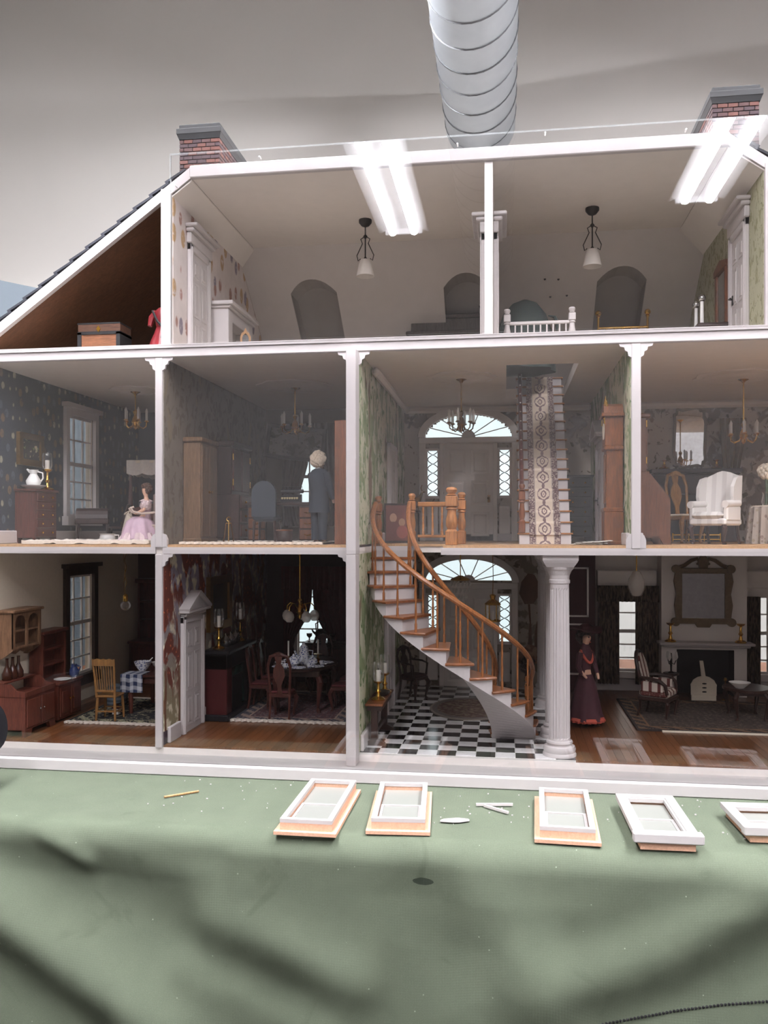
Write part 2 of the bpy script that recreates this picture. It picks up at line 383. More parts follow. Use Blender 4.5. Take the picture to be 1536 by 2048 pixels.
# overlock stitching along the hem
stb = B()
for i in range(92):
    x = 3 + i*.34; z = hem_z(x); y = cloth(min(1, (x+95)/178), .5)[1]
    lo, hi = .36, .9
    for _ in range(18):
        mid = (lo+hi)/2
        if cloth((x+95)/178, mid)[2] > z: lo = mid
        else: hi = mid
    p = cloth((x+95)/178, lo); stb.ball((p[0], p[1]-.1, p[2]), .15, 5, 1, .6, 1)
P(drape, 'hem_stitching', BLACKM, stb, False, kind='stuff', label='row of dark hem stitches')
# ---------------------------------------------------------------- dollhouse shell
D = T('dollhouse', 'large open-front dollhouse with white trim, attic rooms and brick chimneys', 'dollhouse')
XL, XR, YB = -72.0, 58.0, 50.0
Z1, Z2, Z3 = 27.2, 54.2, 76.5
P(D, 'base_plinth', flat('plinth_paint', '#ADA8A6', .6, 0, .05, .5), B().bbox(-76, 62, -4.9, 53, -2.66, -1.2, .12))
P(D, 'base_floor', WHITE2, B().box(-73.5, 59.5, 0, 52, -1.2, -.3))
# plank floors
PLM = [wood('floor_plank_%s' % n, c, 'y', .3, .25) for n, c in (('warm','#6E4427'),('dark','#5E3A22'),('mid','#673F25'))]
def planks(x0, x1, w=1.05, z=0):
    fl = P(D, 'wood_floor', BROWN, B().box(x0, x1, .02, YB, z-.3, z-.12))
    n = int(round((x1-x0)/w)); w = (x1-x0)/n; ms = [B().box(.015, w-.015, 0, YB, -.3, 0).mesh('plank') for _ in range(3)]
    for k in range(3): ms[k].materials.append(PLM[k])
    for i in range(n): obj('plank', ms[random.randrange(3)], None, fl, (x0+i*w, 0, z))
planks(XL, -46.9); planks(-45.9, -20.2); planks(8.9, XR)
# chequered tile floor
MW = Mat('white_marble_tile', .12); _n = MW.noise(.9, None, 5, 2); MW = MW.out(MW.mix(_n.ramp(.5,.75)*.6, H('#E2E0E0'), H('#B4B4B6')))
MK = Mat('black_marble_tile', .12); _n = MK.noise(1.1, None, 5, 2); MK = MK.out(MK.mix(_n.ramp(.6,.8)*.5, H('#161316'), H('#4A4244')))
tf = P(D, 'tile_floor', flat('grout', '#C9C6C2', .8), B().box(-19, 8.9, .05, YB, -.3, -.05))
tb = B().bbox(.03, 2.51, .03, 2.51, -.3, 0, .03); ta = tb.mesh('tile'); ta.materials.append(MW); tk = tb.mesh('tile'); tk.materials.append(MK)
for i in range(11):
    for j in range(20):
        if j*2.54 < 49.5: obj('tile', tk if (i+j) % 2 == 0 else ta, None, tf, (-19+i*2.54, .1+j*2.54 if j else .1, 0))
# floor slabs (with the stair openings) and their front mouldings
def slab(name, rects, z0, z1, mat):
    b = B()
    for r in rects: b.box(*r, z0, z1)
    return P(D, name, mat, b)
slab('floor_slab', [(XL-1.5, -19, 0, 52), (-19, -12.4, 12.8, 52), (-12.4, -7.9, 10.2, 52), (-7.9, XR+1.5, 0, 52)], 26, Z1-.35, CEIL)
slab('wood_floor', [(XL, -46.9, -.05, YB), (-45.9, -20.2, -.05, YB), (-19, -12.4, 12.6, YB), (-12.4, -7.9, 10, YB), (-7.9, 15.7, -.15, YB), (16.8, XR, -.15, YB)], Z1-.35, Z1, wood('pale_oak_floor', '#B08A62', 'y', .4, .2))
slab('slab_edge', [(XL-1.5, -46.9, -.35, 0), (-45.9, -20.2, -.35, 0), (-7.9, XR+1.5, -.35, 0), (-8.2, -7.9, -.2, 10.2)], 25.95, Z1-.35, WHITE)
slab('floor_slab', [(XL-3, .2, 0, 57), (.2, 10.2, 0, 11.5), (10.2, XR+3, 0, 57), (.2, 10.2, 42, 57)], 52.5, Z2, CEIL)
P(D, 'slab_edge', WHITE, B().bbox(XL-5, XR+5, -.6, 0, 52.5, 53.7, .1).box(XL-5, XR+5, -.85, 0, 53.7, Z2))
# side and back walls with openings
BW = holed(B(), 'y', YB, 51.2, XL-1, XR+1, 0, 52.5, [(-14.9, 1.3, 19.8, 24.6, 'arch'), (-14.4, -12.3, 8.4, 17.2), (-1.1, .9, 8.4, 17.2), (-14.9, 1.3, 46.6, 51.0, 'arch'), (-14.6, -12.6, 35.6, 44.3), (-1.0, 1.0, 35.6, 44.3),
     (-40, -32, 31, 47.5), (-39.5, -32, 5, 20), (19.6, 23.8, 3.5, 17.5), (43, 50, 3.5, 17.5)])
MURAL = blot('sepia_scenic_wallpaper', [('#7E7264', .35, .54, (1,1,1)), ('#675C4C', .9, .6, (1,1,.8))], '#AEA294')
P(D, 'rear_wall', MURAL, BW)
P(D, 'side_wall', CREAM, holed(B(), 'x', XL-1.2, XL, 0, 51.2, 0, 52.5, [(22.3, 30.8, 4.6, 21.6), (22, 31, 31.5, 48.5)]))
P(D, 'side_wall', CREAM, B().box(XR, XR+1.2, 0, 51.2, 0, 52.5))
def wp(name, mat, b): return P(D, name, mat, b)
NAVY = spots('navy_floral_wallpaper', '#1E2430', ['#6E6450','#8A8474','#3E4654','#5E4836'], .62, .33, (1,1,.75), rnd=.55)
wp('wallpaper', NAVY, holed(B(), 'x', XL, XL+.12, 0, YB, Z1, 52.5, [(22, 31, 31.5, 48.5)]))
GREYW = flat('slate_blue_wallpaper', '#5A626C', .85, 0, .08, .4)
wp('wallpaper', GREYW, B().box(XL, -46.9, YB-.12, YB, Z1, 52.5))
wp('wallpaper', flat('taupe_wallpaper', '#8A8078', .85, 0, .1, .5), holed(B(), 'y', YB-.12, YB, -45.9, -20.2, Z1, 52.5, [(-40, -32, 31, 47.5)]))
wp('wallpaper', flat('dark_plum_wallpaper', '#3E3032', .85, 0, .25, .5), holed(B(), 'y', YB-.12, YB, -45.9, -20.2, 0, 26, [(-39.5, -32, 5, 20)]))
wp('wallpaper', flat('dark_red_brown_paint', '#452A26', .8, 0, .15, .4), B().box(XL, -46.9, YB-.12, YB, 0, 26))
wp('wall_panelling', WHITE2, holed(B(), 'y', YB-.12, YB, 8.9, XR, 0, 26, [(19.6, 23.8, 3.5, 17.5), (43, 50, 3.5, 17.5)]))
# partition walls
P(D, 'partition_wall', WHITE2, B().box(-46.9, -45.9, 0, YB, 0, 26).box(-46.9, -45.9, 0, YB, Z1, 52.5))
P(D, 'partition_wall', WHITE2, B().box(-20.2, -19, 0, YB, 0, 26).box(-20.2, -19, 0, YB, Z1, 52.5))
P(D, 'partition_wall', WHITE2, B().box(15.7, 16.8, 0, YB, Z1, 52.5))
# maroon panelled wall between hall end and parlour
TREES = Mat('autumn_tree_mural', .8); t = TREES
crown = t.noise(.28, t.vec(1,1,.55), 5, .8).ramp(.47,.53)*(t.z.ramp(4,8)); trunk = ((t.y*1.3+t.noise(.3)*2).sin()).gt(.9)*t.z.lt(10)
c = t.mix(t.z.ramp(2,24), H('#8A8064'), H('#8A8290')); c = t.mix(t.noise(.5,None,4).ramp(.5,.6), c, H('#CFC5AE')); c = t.mix(crown, c, H('#6A3226')); c = t.mix(t.noise(1.2,None,4).ramp(.6,.66)*crown, c, H('#B4603A')); c = t.mix(trunk, c, H('#6E4A34')); c = t.mix(t.z.lt(1.8), c, H('#4A3A44'))
wp('wallpaper', t.out(c), B().box(-45.9, -45.78, 0, YB, 0, 26))
GREEN = blot('green_foliage_wallpaper', [('#7F8A63', .35, .5, (1,1,.6)), ('#56703F', .8, .57, (1,1,.8)), ('#6E5A46', .3, .62, (1,1,.35)), ('#4F7A6C', 1.2, .66, (1,1,1))], '#B9B79C')
wp('wallpaper', GREEN, B().box(-19, -18.88, 0, YB, 0, 26)); wp('wallpaper', GREEN, B().box(-19, -18.88, 0, YB, Z1, 52.5)); wp('wallpaper', GREEN, B().box(15.58, 15.7, 0, YB, Z1, 52.5))
TANP = blot('tan_patterned_wallpaper', [('#5A4E40', .9, .52, (1,1,.7)), ('#6E614C', .35, .58, (1,1,.5))], '#6A6054')
wp('wallpaper', TANP, B().box(-45.9, -45.78, 0, YB, Z1, 52.5)); wp('wallpaper', flat('brown_plain_wallpaper', '#7A5A40', .8), B().box(-20.32, -20.2, 0, YB, Z1, 52.5)); wp('wallpaper', flat('plum_side_wallpaper', '#3A2A2C', .8, 0, .2), B().box(-20.32, -20.2, 0, YB, 0, 26))
# baseboards
for bx in ((XL+.12, XL+.5, 0, YB, Z1, Z1+1.9), (-45.78, -45.3, 1, 5, 0, 2.2), (-45.78, -45.3, 14.6, 20, 0, 2.2), (-18.88, -18.4, .3, YB, 0, 2.2), (-18.88, -18.4, 13, YB, Z1, Z1+1.6), (15.1, 15.58, .3, 24, Z1, Z1+1.6), (16.8, 17.2, .3, YB, Z1, Z1+1.6), (8.9, 27, YB-.6, YB-.12, 0, 2.2), (42, XR, YB-.6, YB-.12, 0, 2.2), (-16, 16, YB-.5, YB, Z1, Z1+1.4)):
    P(D, 'baseboard', WHITE, B().bbox(*bx, .1))
for bx in ((-19, 15.7, YB-1.2, YB, 51.2, 52.5), (-18.88, -17.8, 10, YB, 51.2, 52.5), (16.8, XR, YB-1.2, YB, 51.2, 52.5)): P(D, 'crown_moulding', WHITE2, B().bbox(*bx, .4))
# white posts on the wall ends, with brackets and plinth blocks
def brk(s, z, dn=1):          # scrolled bracket in the xz plane
    return B().prism([(0,z),(s*1.9,z),(s*1.75,z-.45*dn),(s*1.1,z-.6*dn),(s*.95,z-1.1*dn),(s*.55,z-1.3*dn),(s*.45,z-1.9*dn),(0,z-2.2*dn)], 'y', -.3, .1)
def post(x0, x1, z0, z1, y0=-.5, br=(1,1), top=True, blk=True):
    p = P(D, 'post', WHITE, B().bbox(x0, x1, y0, .4, z0, z1, .08))
    for s, x in ((-1, x0), (1, x1)):
        if br[0 if s < 0 else 1]: P(p, 'bracket', WHITE, brk(s, z1).sc(.8,1,.8).mv(x, -.1, z1*.2))
        if blk: P(p, 'plinth_block', WHITE, B().prism([(0,z0),(s*.65,z0),(s*.65,z0+1.1),(s*.4,z0+1.7),(0,z0+1.9)], 'y', -.35, .2).mv(x, 0, 0))
    return p
post(-46.9, -45.9, Z1-.4, 52.5); post(-46.9, -45.9, -.3, 25.9, br=(0,1), blk=False)
post(-20.24, -18.95, Z1-1.2, 52.5, -2.6, (1,1), blk=False); post(-20.24, -18.95, -1.2, Z1-1.2, -2.6, (1,0), blk=False)
post(15.66, 16.8, Z1-.4, 52.5)
# ---- attic
P(D, 'attic_floor', flat('attic_floor_paint', '#D8CDBE', .8), B().box(XL, .2, 0, 50, Z2-.12, Z2+.05).box(10.2, XR, 0, 50, Z2-.12, Z2+.05).box(.2, 10.2, 0, 11.5, Z2-.12, Z2+.05))
P(D, 'attic_wall', WHITE, B().box(-46, -44.6, -.62, 32, Z2, 75.2).prism([(32,Z2),(55,Z2),(32,72.6)],'x',-46,-44.6)); P(D, 'attic_wall', WHITE, B().box(31.5, 32.9, -.62, 32, Z2, 74.0).prism([(32,Z2),(55,Z2),(32,72.6)],'x',31.5,32.9)); 
P(D, 'attic_divider', WHITE2, B().box(-2.6, -1.55, -.4, 28, Z2, Z3).prism([(28,Z2),(55,Z2),(28,76.4)],'x',-2.6,-1.55))
BALL = spots('balloon_wallpaper', '#CFC4C0', ['#9C7468','#B0906A','#7E7480','#A87C74'], .42, .36, (1,1,.6), rnd=.75)
GILT = blot('olive_speckled_wallpaper', [('#8A8868', 1.2, .55, (1,1,.6)), ('#6F6E54', 2, .62, (1,1,1))], '#A9A68C')
def attic_side(x0, x1):        # wallpaper cut to the roof section
    return B().prism([(0,Z2),(55,Z2),(28.6,75.6),(28,76),(0,76)], 'x', x0, x1)
wp('wallpaper', BALL, attic_side(-44.6, -44.5)); wp('wallpaper', GILT, attic_side(31.4, 31.5))
def ar(x, xa, xb, zt): u = (x-(xa+xb)/2)/((xb-xa)/2); return zt - 1.6*abs(u)**2.2*1.1
DORM = [(-37.2, -29.0, 72.4), (-10.4, -2.7, 72.4), (15.2, 23.2, 72.4)]
def yz(z): return 28 + (Z3-z)*1.24
bb = B(); xs = [-44.6]; 
for xa, xb, zt in DORM: xs += [xa+(xb-xa)*i/10 for i in range(11)]
xs += [31.5]; xs = sorted(set(xs))
for a, b_ in zip(xs, xs[1:]):
    lo = [Z2, Z2]; mm = (a+b_)/2
    for xa, xb, zt in DORM:
        if xa < mm < xb: lo = [ar(a, xa, xb, zt), ar(b_, xa, xb, zt)]
    brk_ = [0, .25, .5, .75, 1]
    def zz(l, t): 
        return [l, 65, 70, 73.5, Z3][t] if l < 65 else [l, l+(Z3-l)*.25, l+(Z3-l)*.5, l+(Z3-l)*.75, Z3][t]
    for t in range(4):
        q = [(a, zz(lo[0],t)), (b_, zz(lo[1],t)), (b_, zz(lo[1],t+1)), (a, zz(lo[0],t+1))]
        bb.add([(x, yz(z), z) for x, z in q] + [(x, yz(z)+.5, z+.4) for x, z in q], [(0,1,2,3), (7,6,5,4), (0,4,5,1), (1,5,6,2), (2,6,7,3), (3,7,4,0)])
aw = P(D, 'attic_rear_slope', PLASTER, bb)
for q in ((1080,505),(1106,506),(1124,530),(1092,531)):
    P(aw, 'screw_head', IRON, B().lathe([(.01,0),(.2,0),(.2,-.15),(.1,-.22)], 8).rot('X', 90).mv(6.6+(q[0]-1080)/1700*146, yz(71.2-(q[1]-505)/1700*146)-.1, 71.2-(q[1]-505)/1700*146))
for xa, xb, zt in DORM:
    DP = 5.5; ck = [(yz(Z2)+.3,Z2),(yz(zt-1.4)+.3,zt-1.4),(yz(zt-1.4)+DP+.3,zt-1.4),(yz(Z2)+DP,Z2)]
    d_ = B().prism(ck, 'x', xa-.4, xa).prism(ck, 'x', xb, xb+.4).prism([(yz(Z2)+DP,Z2),(yz(zt+.5)+DP,zt+.5),(yz(zt+.5)+DP+.4,zt+.5),(yz(Z2)+DP+.4,Z2)], 'x', xa-.4, xb+.4)
    d_.grid(lambda u, v: (xa+(xb-xa)*u, yz(ar(xa+(xb-xa)*u, xa, xb, zt))+DP*v, ar(xa+(xb-xa)*u, xa, xb, zt)+.02), 10, 1)
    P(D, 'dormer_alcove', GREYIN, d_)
# roof: flat top, slopes, bargeboards, shingles
P(D, 'roof_top', CEIL, B().box(-41.8, 27.2, 0, 28, Z3, 77.9)); P(D, 'roof_edge', WHITE, B().bbox(-41.9, 27.3, -.9, 0, Z3-.1, 78.05, .12))
for s_, xa_ in ((-1, -46), (1, 32.9)): P(D, 'eave_rear_wall', ROOFIN, B().prism([(xa_, Z2), (xa_, 74.5), (xa_+s_*28, 54.4), (xa_+s_*28, Z2)], 'y', 51, 52))
SHM = flat('slate_shingle', '#2B2C33', .8, 0, .25, 2)
sl = math.hypot(1, .72); 
def slope(side):
    x0 = -41.8 if side < 0 else 27.2
    def px(t, h=0): return (x0 + side*(t - h*.72/sl*-1*1), 77.95 - .72*t + h/sl) if True else None
    a = (x0, 77.95); b_ = (x0+side*33, 77.95-.72*33); off = 1.25
    rp = P(D, 'roof_slope', ROOFIN, B().prism([a, b_, (b_[0], b_[1]-off), (a[0], a[1]-off)], 'y', .3, 52))
    P(rp, 'bargeboard', WHITE, B().prism([(a[0],a[1]+.1), (b_[0],b_[1]+.1), (b_[0],b_[1]-off-.15), (a[0],a[1]-off-.15)], 'y', -.5, .3))
    ang = math.degrees(math.atan(.72))
    me = B().box(-.25, 3.0, 0, 6.4, 0, .3).rot('Y', ang).mesh('shingle') if side > 0 else B().box(-3.0, .25, 0, 6.4, 0, .3).rot('Y', -ang).mesh('shingle')
    me.materials.append(SHM)
    for r in range(14 if side < 0 else 6):
        t = 1.0 + r*2.3
        for k in range(8): obj('shingle', me, None, rp, (x0+side*t, -.45+k*6.5, 78.12-.72*t+.08), (0, side*-6.0, 0))
    return rp
slope(-1); slope(1)
P(D, 'ceiling_paper', CEIL, B().prism([(-41.8,76.45),(-44.6,74.4),(-44.6,74.2),(-41.8,76.2)], 'y', -.2, 36)); P(D, 'ceiling_paper', CEIL, B().prism([(27.2,76.45),(31.5,73.4),(31.5,73.2),(27.2,76.2)], 'y', -.2, 36))
# brick chimneys
BRK = [flat('brick_%s' % n, c, .85, 0, .2, 2.5, .3) for n, c in (('plum','#332629'),('rust','#4C2F29'),('brown','#3D2A29'))]
CAPM = flat('slate_grey_cap', '#262627', .8, 0, .1)
def chimney(x0):
    w, d, z0, z1, y0 = 5.7, 12.5, 70, 83.0, 2.0
    ch = P(D, 'chimney', flat('chimney_mortar', '#1C1718', .9), B().prism([(x0+.08,z1),(x0+w-.08,z1),(x0+w-.08,77.7 if x0 < 0 else 75.2),(x0+w-2.9,77.7) if x0 < 0 else (x0+1.5,77.8),(x0+.08,75.8 if x0 < 0 else 77.8)], 'y', y0+.08, y0+d-.08))
    P(ch, 'chimney_cap', CAPM, B().bbox(x0-.35, x0+w+.35, y0-.35, y0+d+.35, z1+.55, z1+1.35, .06).bbox(x0-.05, x0+w+.05, y0-.05, y0+d+.05, z1+1.35, z1+1.95, .06).loft([[(x0-e, y0-e, z), (x0+w+e, y0-e, z), (x0+w+e, y0+d+e, z), (x0-e, y0+d+e, z)] for e, z in ((.05, z1-.1), (.12, z1+.1), (.3, z1+.56))]))
    bl, bh, k = 1.28, .56, 0
    meshes = {}
    def brick(L, face):
        key = (round(L,2), face, random.randrange(3))
        if key not in meshes:
            me = (B().bbox(0, L-.09, 0, .16, 0, bh-.09, .03) if face == 'f' else B().bbox(0, .16, 0, L-.09, 0, bh-.09, .03)).mesh('brick'); me.materials.append(BRK[key[2]]); meshes[key] = me
        return meshes[key]
    z = 76.2; row = 0
    while z < z1-.3:
        s = 0; first = bl/2 if row % 2 else bl
        while s < w-.1:
            L = min(first if s == 0 else bl, w-s)
            xe = x0+s+L if x0 < 0 else x0+s; rz_ = 77.95-.72*max(0, -41.8-xe, xe-27.2)
            if z > rz_-.35: obj('brick', brick(L, 'f'), None, ch, (x0+s, y0-.02, z))
            s += L
        if z > 77.5:
            s = 0
            while s < d-.1:
                L = min((bl/2 if row % 2 == 0 else bl) if s == 0 else bl, d-s)
                obj('brick', brick(L, 's'), None, ch, ((x0+w-.14) if x0 < 0 else x0-.02, y0+s, z)); s += L
        z += bh; row += 1
chimney(-44.4); chimney(25.9)
# ---------------------------------------------------------------- doors, windows, stairs, columns
def door(loc, rz, w=6.6, h=16, head='pediment', mat=WHITE, handle=True, panels=6):
    """leaf is the part; local -y faces the room"""
    d = P(D, 'door', mat, B().box(-w/2, w/2, -.35, 0, 0, h), False, loc, rz)
    cs = B()
    for s in (-1, 1): cs.bbox(s*w/2, s*(w/2+1.05), -.6, 0, 0, h+1.0, .1).bbox(s*(w/2+.25), s*(w/2+.8), -.72, 0, 0, h+.6, .08)
    cs.bbox(-w/2-1.05, w/2+1.05, -.6, 0, h, h+1.0, .1); P(d, 'casing', mat, cs)
    rows = [(.06,.33),(.38,.72),(.77,.94)] if panels == 6 else [(.06,.45),(.52,.94)]
    for a, b_ in rows:
        for s in (-1, 1):
            x0, x1 = sorted((s*w*.07, s*w*.40)); P(d, 'panel', mat, B().loft([[(x0+e, -y, h*a+e), (x1-e, -y, h*a+e), (x1-e, -y, h*b_-e), (x0+e, -y, h*b_-e)] for e, y in ((0,.3),(0,.42),(.22,.36),(.42,.36),(.55,.48))]))
    if head == 'pediment':
        W = w/2+1.35; z = h+1.0
        P(d, 'pediment', mat, B().bbox(-W+.5, W-.5, -.9, 0, z, z+.5, .1).bbox(-W, W, -1.5, 0, z+.5, z+.85, .08).prism([(-W,z+.85),(W,z+.85),(0,z+.85+W*.5)], 'y', -1.0, 0).prism([(-W,z+.85),(-W-.15,z+1.15),(0,z+1.3+W*.5),(0,z+.85+W*.5)], 'y', -1.6, 0).prism([(W,z+.85),(0,z+.85+W*.5),(0,z+1.3+W*.5),(W+.15,z+1.15)], 'y', -1.6, 0))
    elif head == 'cornice':
        W = w/2+1.3; z = h+1.0
        P(d, 'cornice', mat, B().bbox(-W, W, -.7, 0, z, z+1.5, .1).bbox(-W-.3, W+.3, -1.2, 0, z+1.5, z+2.1, .15).bbox(-W-.6, W+.6, -1.8, 0, z+2.1, z+2.6, .12))
    if handle: P(d, 'door_handle', IRON, B().box(-w/2+.45, -w/2+.85, -.5, -.35, h*.4, h*.4+1.3).cyl((-w/2+.65,-.5,h*.4+.8), (-w/2+.65,-.9,h*.4+.8), .12).cyl((-w/2+.65,-.9,h*.4+.8), (-w/2+1.5,-.9,h*.4+.75), .12))
    return d
door((-45.78, 9.9, 0), 90, 6.4, 15.8, handle=False)
door((-44.5, 9.2, Z2), 90, 6.2, 14.6, 'cornice', handle=False); door((31.4, 10, Z2), -90, 6.2, 14.6, 'cornice')
door((-2.6, 8, Z2), -90, 5.6, 13.6, 'cornice'); door((-1.55, 8, Z2), 90, 5.6, 13.6, 'cornice', handle=False)
door((15.58, 31, Z1), -90, 6.6, 15.2, 'pediment'); door((-18.88, 27, 0), 90, 6.6, 15.8, None, handle=False)
door((-18.88, 30, Z1), 90, 6.6, 15.2, None, handle=False)
def entrance(z0, xc):
    hw, hh, fb = 8.1, 4.3, 19.5
    GREYP = WHITE2
    e = P(D, 'entrance_door', GREYP, B().box(xc-4.6, xc+4.6, YB-.5, YB, z0, z0+fb-1.2))
    for a, b_ in ((.05,.3),(.36,.62),(.68,.93)):
        for s in (-1, 1):
            x0, x1 = sorted((xc+s*.5, xc+s*3.9)); H_ = fb-1.2
            P(e, 'panel', GREYP, B().loft([[(x0+t, YB-y, z0+H_*a+t), (x1-t, YB-y, z0+H_*a+t), (x1-t, YB-y, z0+H_*b_-t), (x0+t, YB-y, z0+H_*b_-t)] for t, y in ((0,.5),(0,.62),(.25,.55),(.5,.55),(.7,.68))]))
    cs = B()
    for s in (-1, 1): cs.bbox(xc+s*4.6, xc+s*5.4, YB-1.0, YB, z0, z0+fb-1.2, .1).bbox(xc+s*8.0, xc+s*9.2, YB-1.0, YB, z0, z0+fb, .15)
    cs.bbox(xc-9.2, xc+9.2, YB-1.2, YB, z0+fb-1.2, z0+fb-.1, .15)
    arc = lambda r: [(xc+math.cos(PI*i/32)*(hw+r), z0+fb+.05+math.sin(PI*i/32)*(hh+r)) for i in range(33)]
    o, n = arc(1.25), arc(-.05)
    for i in range(32): cs.prism([n[i], o[i], o[i+1], n[i+1]], 'y', YB-1.0, YB)
    P(e, 'casing', GREYP, cs)
    fm = B().cyl((xc, YB+.3, z0+fb+.05), (xc, YB+.9, z0+fb+.05), 1.3, 1.3, 20)
    for k in range(1, 7):
        w = PI*k/7; fm.cyl((xc, YB+.4, z0+fb), (xc+math.cos(w)*hw, YB+.4, z0+fb+math.sin(w)*hh), .1, .1, 5)
    P(e, 'fanlight_muntins', GREYP, fm)
    P(e, 'fanlight_pane', PANE, B().prism([(xc+math.cos(PI*i/20)*hw, z0+fb+math.sin(PI*i/20)*hh) for i in range(21)], 'y', YB+.7, YB+.8))
    for s in (-1, 1):
        a, b_ = (xc-7.7, xc-5.7) if s < 0 else (xc+5.7, xc+7.7)
        P(e, 'sidelight_frame', GREYP, B().box(a-.3, a+.05, YB-.5, YB, z0+8.2, z0+17.3).box(b_-.05, b_+.3, YB-.5, YB, z0+8.2, z0+17.3).box(a-.3, b_+.3, YB-.5, YB, z0+17, z0+17.4).box(a-.3, b_+.3, YB-.5, YB, z0+8.0, z0+8.5).bbox(a, b_, YB-.4, YB, z0+1, z0+6.6, .2))
        P(e, 'pane', PANE, B().box(a, b_, YB+.7, YB+.8, z0+8.4, z0+17.2))
        le = B(); m_ = (a+b_)/2; hw2 = (b_-a)/2; n5 = 5; hgt = 8.6/n5
        for sg in (-1, 1):
            for k in range(n5):
                zb = z0+8.5+k*hgt
                pts = [(m_+sg*hw2*math.cos(PI*t/10)*.98 if False else m_+sg*(hw2*.96)*abs(math.cos(PI*t/10))**.8*(1 if t <= 5 else 1), YB+.2, zb+hgt*t/10) for t in range(11)]
                le.tube(pts, .09, 5)
        P(e, 'leaded_lattice', IRON, le)
    P(e, 'door_handle', DBRASS, B().box(xc+3.6, xc+4.1, YB-.7, YB-.5, z0+7.2, z0+8.6).cyl((xc+3.8,YB-.7,z0+8),(xc+3.8,YB-1.2,z0+8),.15).ball((xc+3.8,YB-1.3,z0+8),.3,8))
    return e
entrance(0, -6.8); entrance(Z1, -6.8)
P(D, 'plaque', IRON, B().lathe([(.01,0),(.5,0),(.55,.1),(.01,.15)],12,(0,0,0),1,1.6).rot('X',90).mv(-11.9, YB-.5, Z1+9))
# scenic tree and chapel painted on the hall wall
mural = P(D, 'painted_mural', blot('sepia_painted_hill', [('#7A5A45', .4, .5, (1,1,1))], '#9C8068'), B().prism([(2.6,6.5),(4.4,8.2),(6.3,7.4),(7.4,5.2),(7.6,4.5),(2.4,4.5)], 'y', YB-.06, YB))
UMB = flat('umber_paint', '#6A4E3C', .85, 0, .2)
P(mural, 'painted_tree', UMB, B().prism([(4.2,8),(4.5,12),(4.2,15.5),(4.6,15.5),(4.8,12),(5.0,8)], 'y', YB-.1, YB).prism([(2.6,17.5),(3.0,19.6),(4.2,21.2),(5.4,21.0),(6.4,19.0),(6.2,17.0),(5.2,15.6),(3.6,15.5)], 'y', YB-.1, YB))
P(mural, 'painted_chapel', UMB, B().prism([(5.4,7.6),(5.4,10),(5.9,12.5),(6.4,10),(6.4,7.6)], 'y', YB-.12, YB))
# sash windows in the dollhouse walls. plane: 'x' (side wall) or 'y' (rear wall)
def sash(plane, t, a0, a1, z0, z1, cols, rows, mat, trim=1.0, face=1, depth=.6, valance=False):
    def bx(b, p0, p1, q0, q1, c0, c1):
        c0, c1 = sorted((t+face*c0, t+face*c1)); return b.box(c0, c1, p0, p1, q0, q1) if plane == 'x' else b.box(p0, p1, c0, c1, q0, q1)
    fr = B(); bx(fr, a0-trim, a0, z0-trim, z1+trim, 0, depth); bx(fr, a1, a1+trim, z0-trim, z1+trim, 0, depth); bx(fr, a0, a1, z1, z1+trim, 0, depth); bx(fr, a0-trim-.4, a1+trim+.4, z0-trim-.4, z0, 0, depth+.5)
    bx(fr, a0-trim-.5, a1+trim+.5, z1+trim, z1+trim+.7, 0, depth+.6)
    w = P(D, 'window', mat, fr)
    mu = B(); zm = z0+(z1-z0)*.52
    for k in range(cols+1): c = a0+(a1-a0)*k/cols; bx(mu, c-.13, c+.13, z0, z1, -.5, -.25)
    bx(mu, a0, a1, zm-.3, zm+.3, -.6, -.1)
    for r in range(1, rows[0]): c = zm+(z1-zm)*r/rows[0]; bx(mu, a0, a1, c-.12, c+.12, -.5, -.25)
    for r in range(1, rows[1]): c = z0+(zm-z0)*r/rows[1]; bx(mu, a0, a1, c-.12, c+.12, -.5, -.25)
    bx(mu, a0, a1, z0, z0+.4, -.6, -.2); bx(mu, a0, a1, z1-.4, z1, -.6, -.2)
    P(w, 'sash', mat if mat is not KTRIM else WHITE2, mu)
    pn = B(); bx(pn, a0, a1, z0, z1, -.42, -.38); P(w, 'pane', PANE, pn)
    return w
KTRIM = wood('dark_window_trim', '#3A2C22')
sash('x', XL, 22.3, 30.8, 4.6, 21.6, 3, (2,3), KTRIM, 1.3)
sash('x', XL+.12, 22, 31, 31.5, 48.5, 3, (2,3), WHITE, 1.1)
sash('y', YB, -40, -32, 31, 47.5, 3, (2,3), WHITE2, .8, -1); sash('y', YB, -39.5, -32, 5, 20, 2, (2,3), WHITE2, .8, -1)
sash('y', YB, 19.6, 23.8, 3.5, 17.5, 1, (2,3), WHITE2, .7, -1); sash('y', YB, 43, 50, 3.5, 17.5, 2, (2,3), WHITE2, .7, -1)
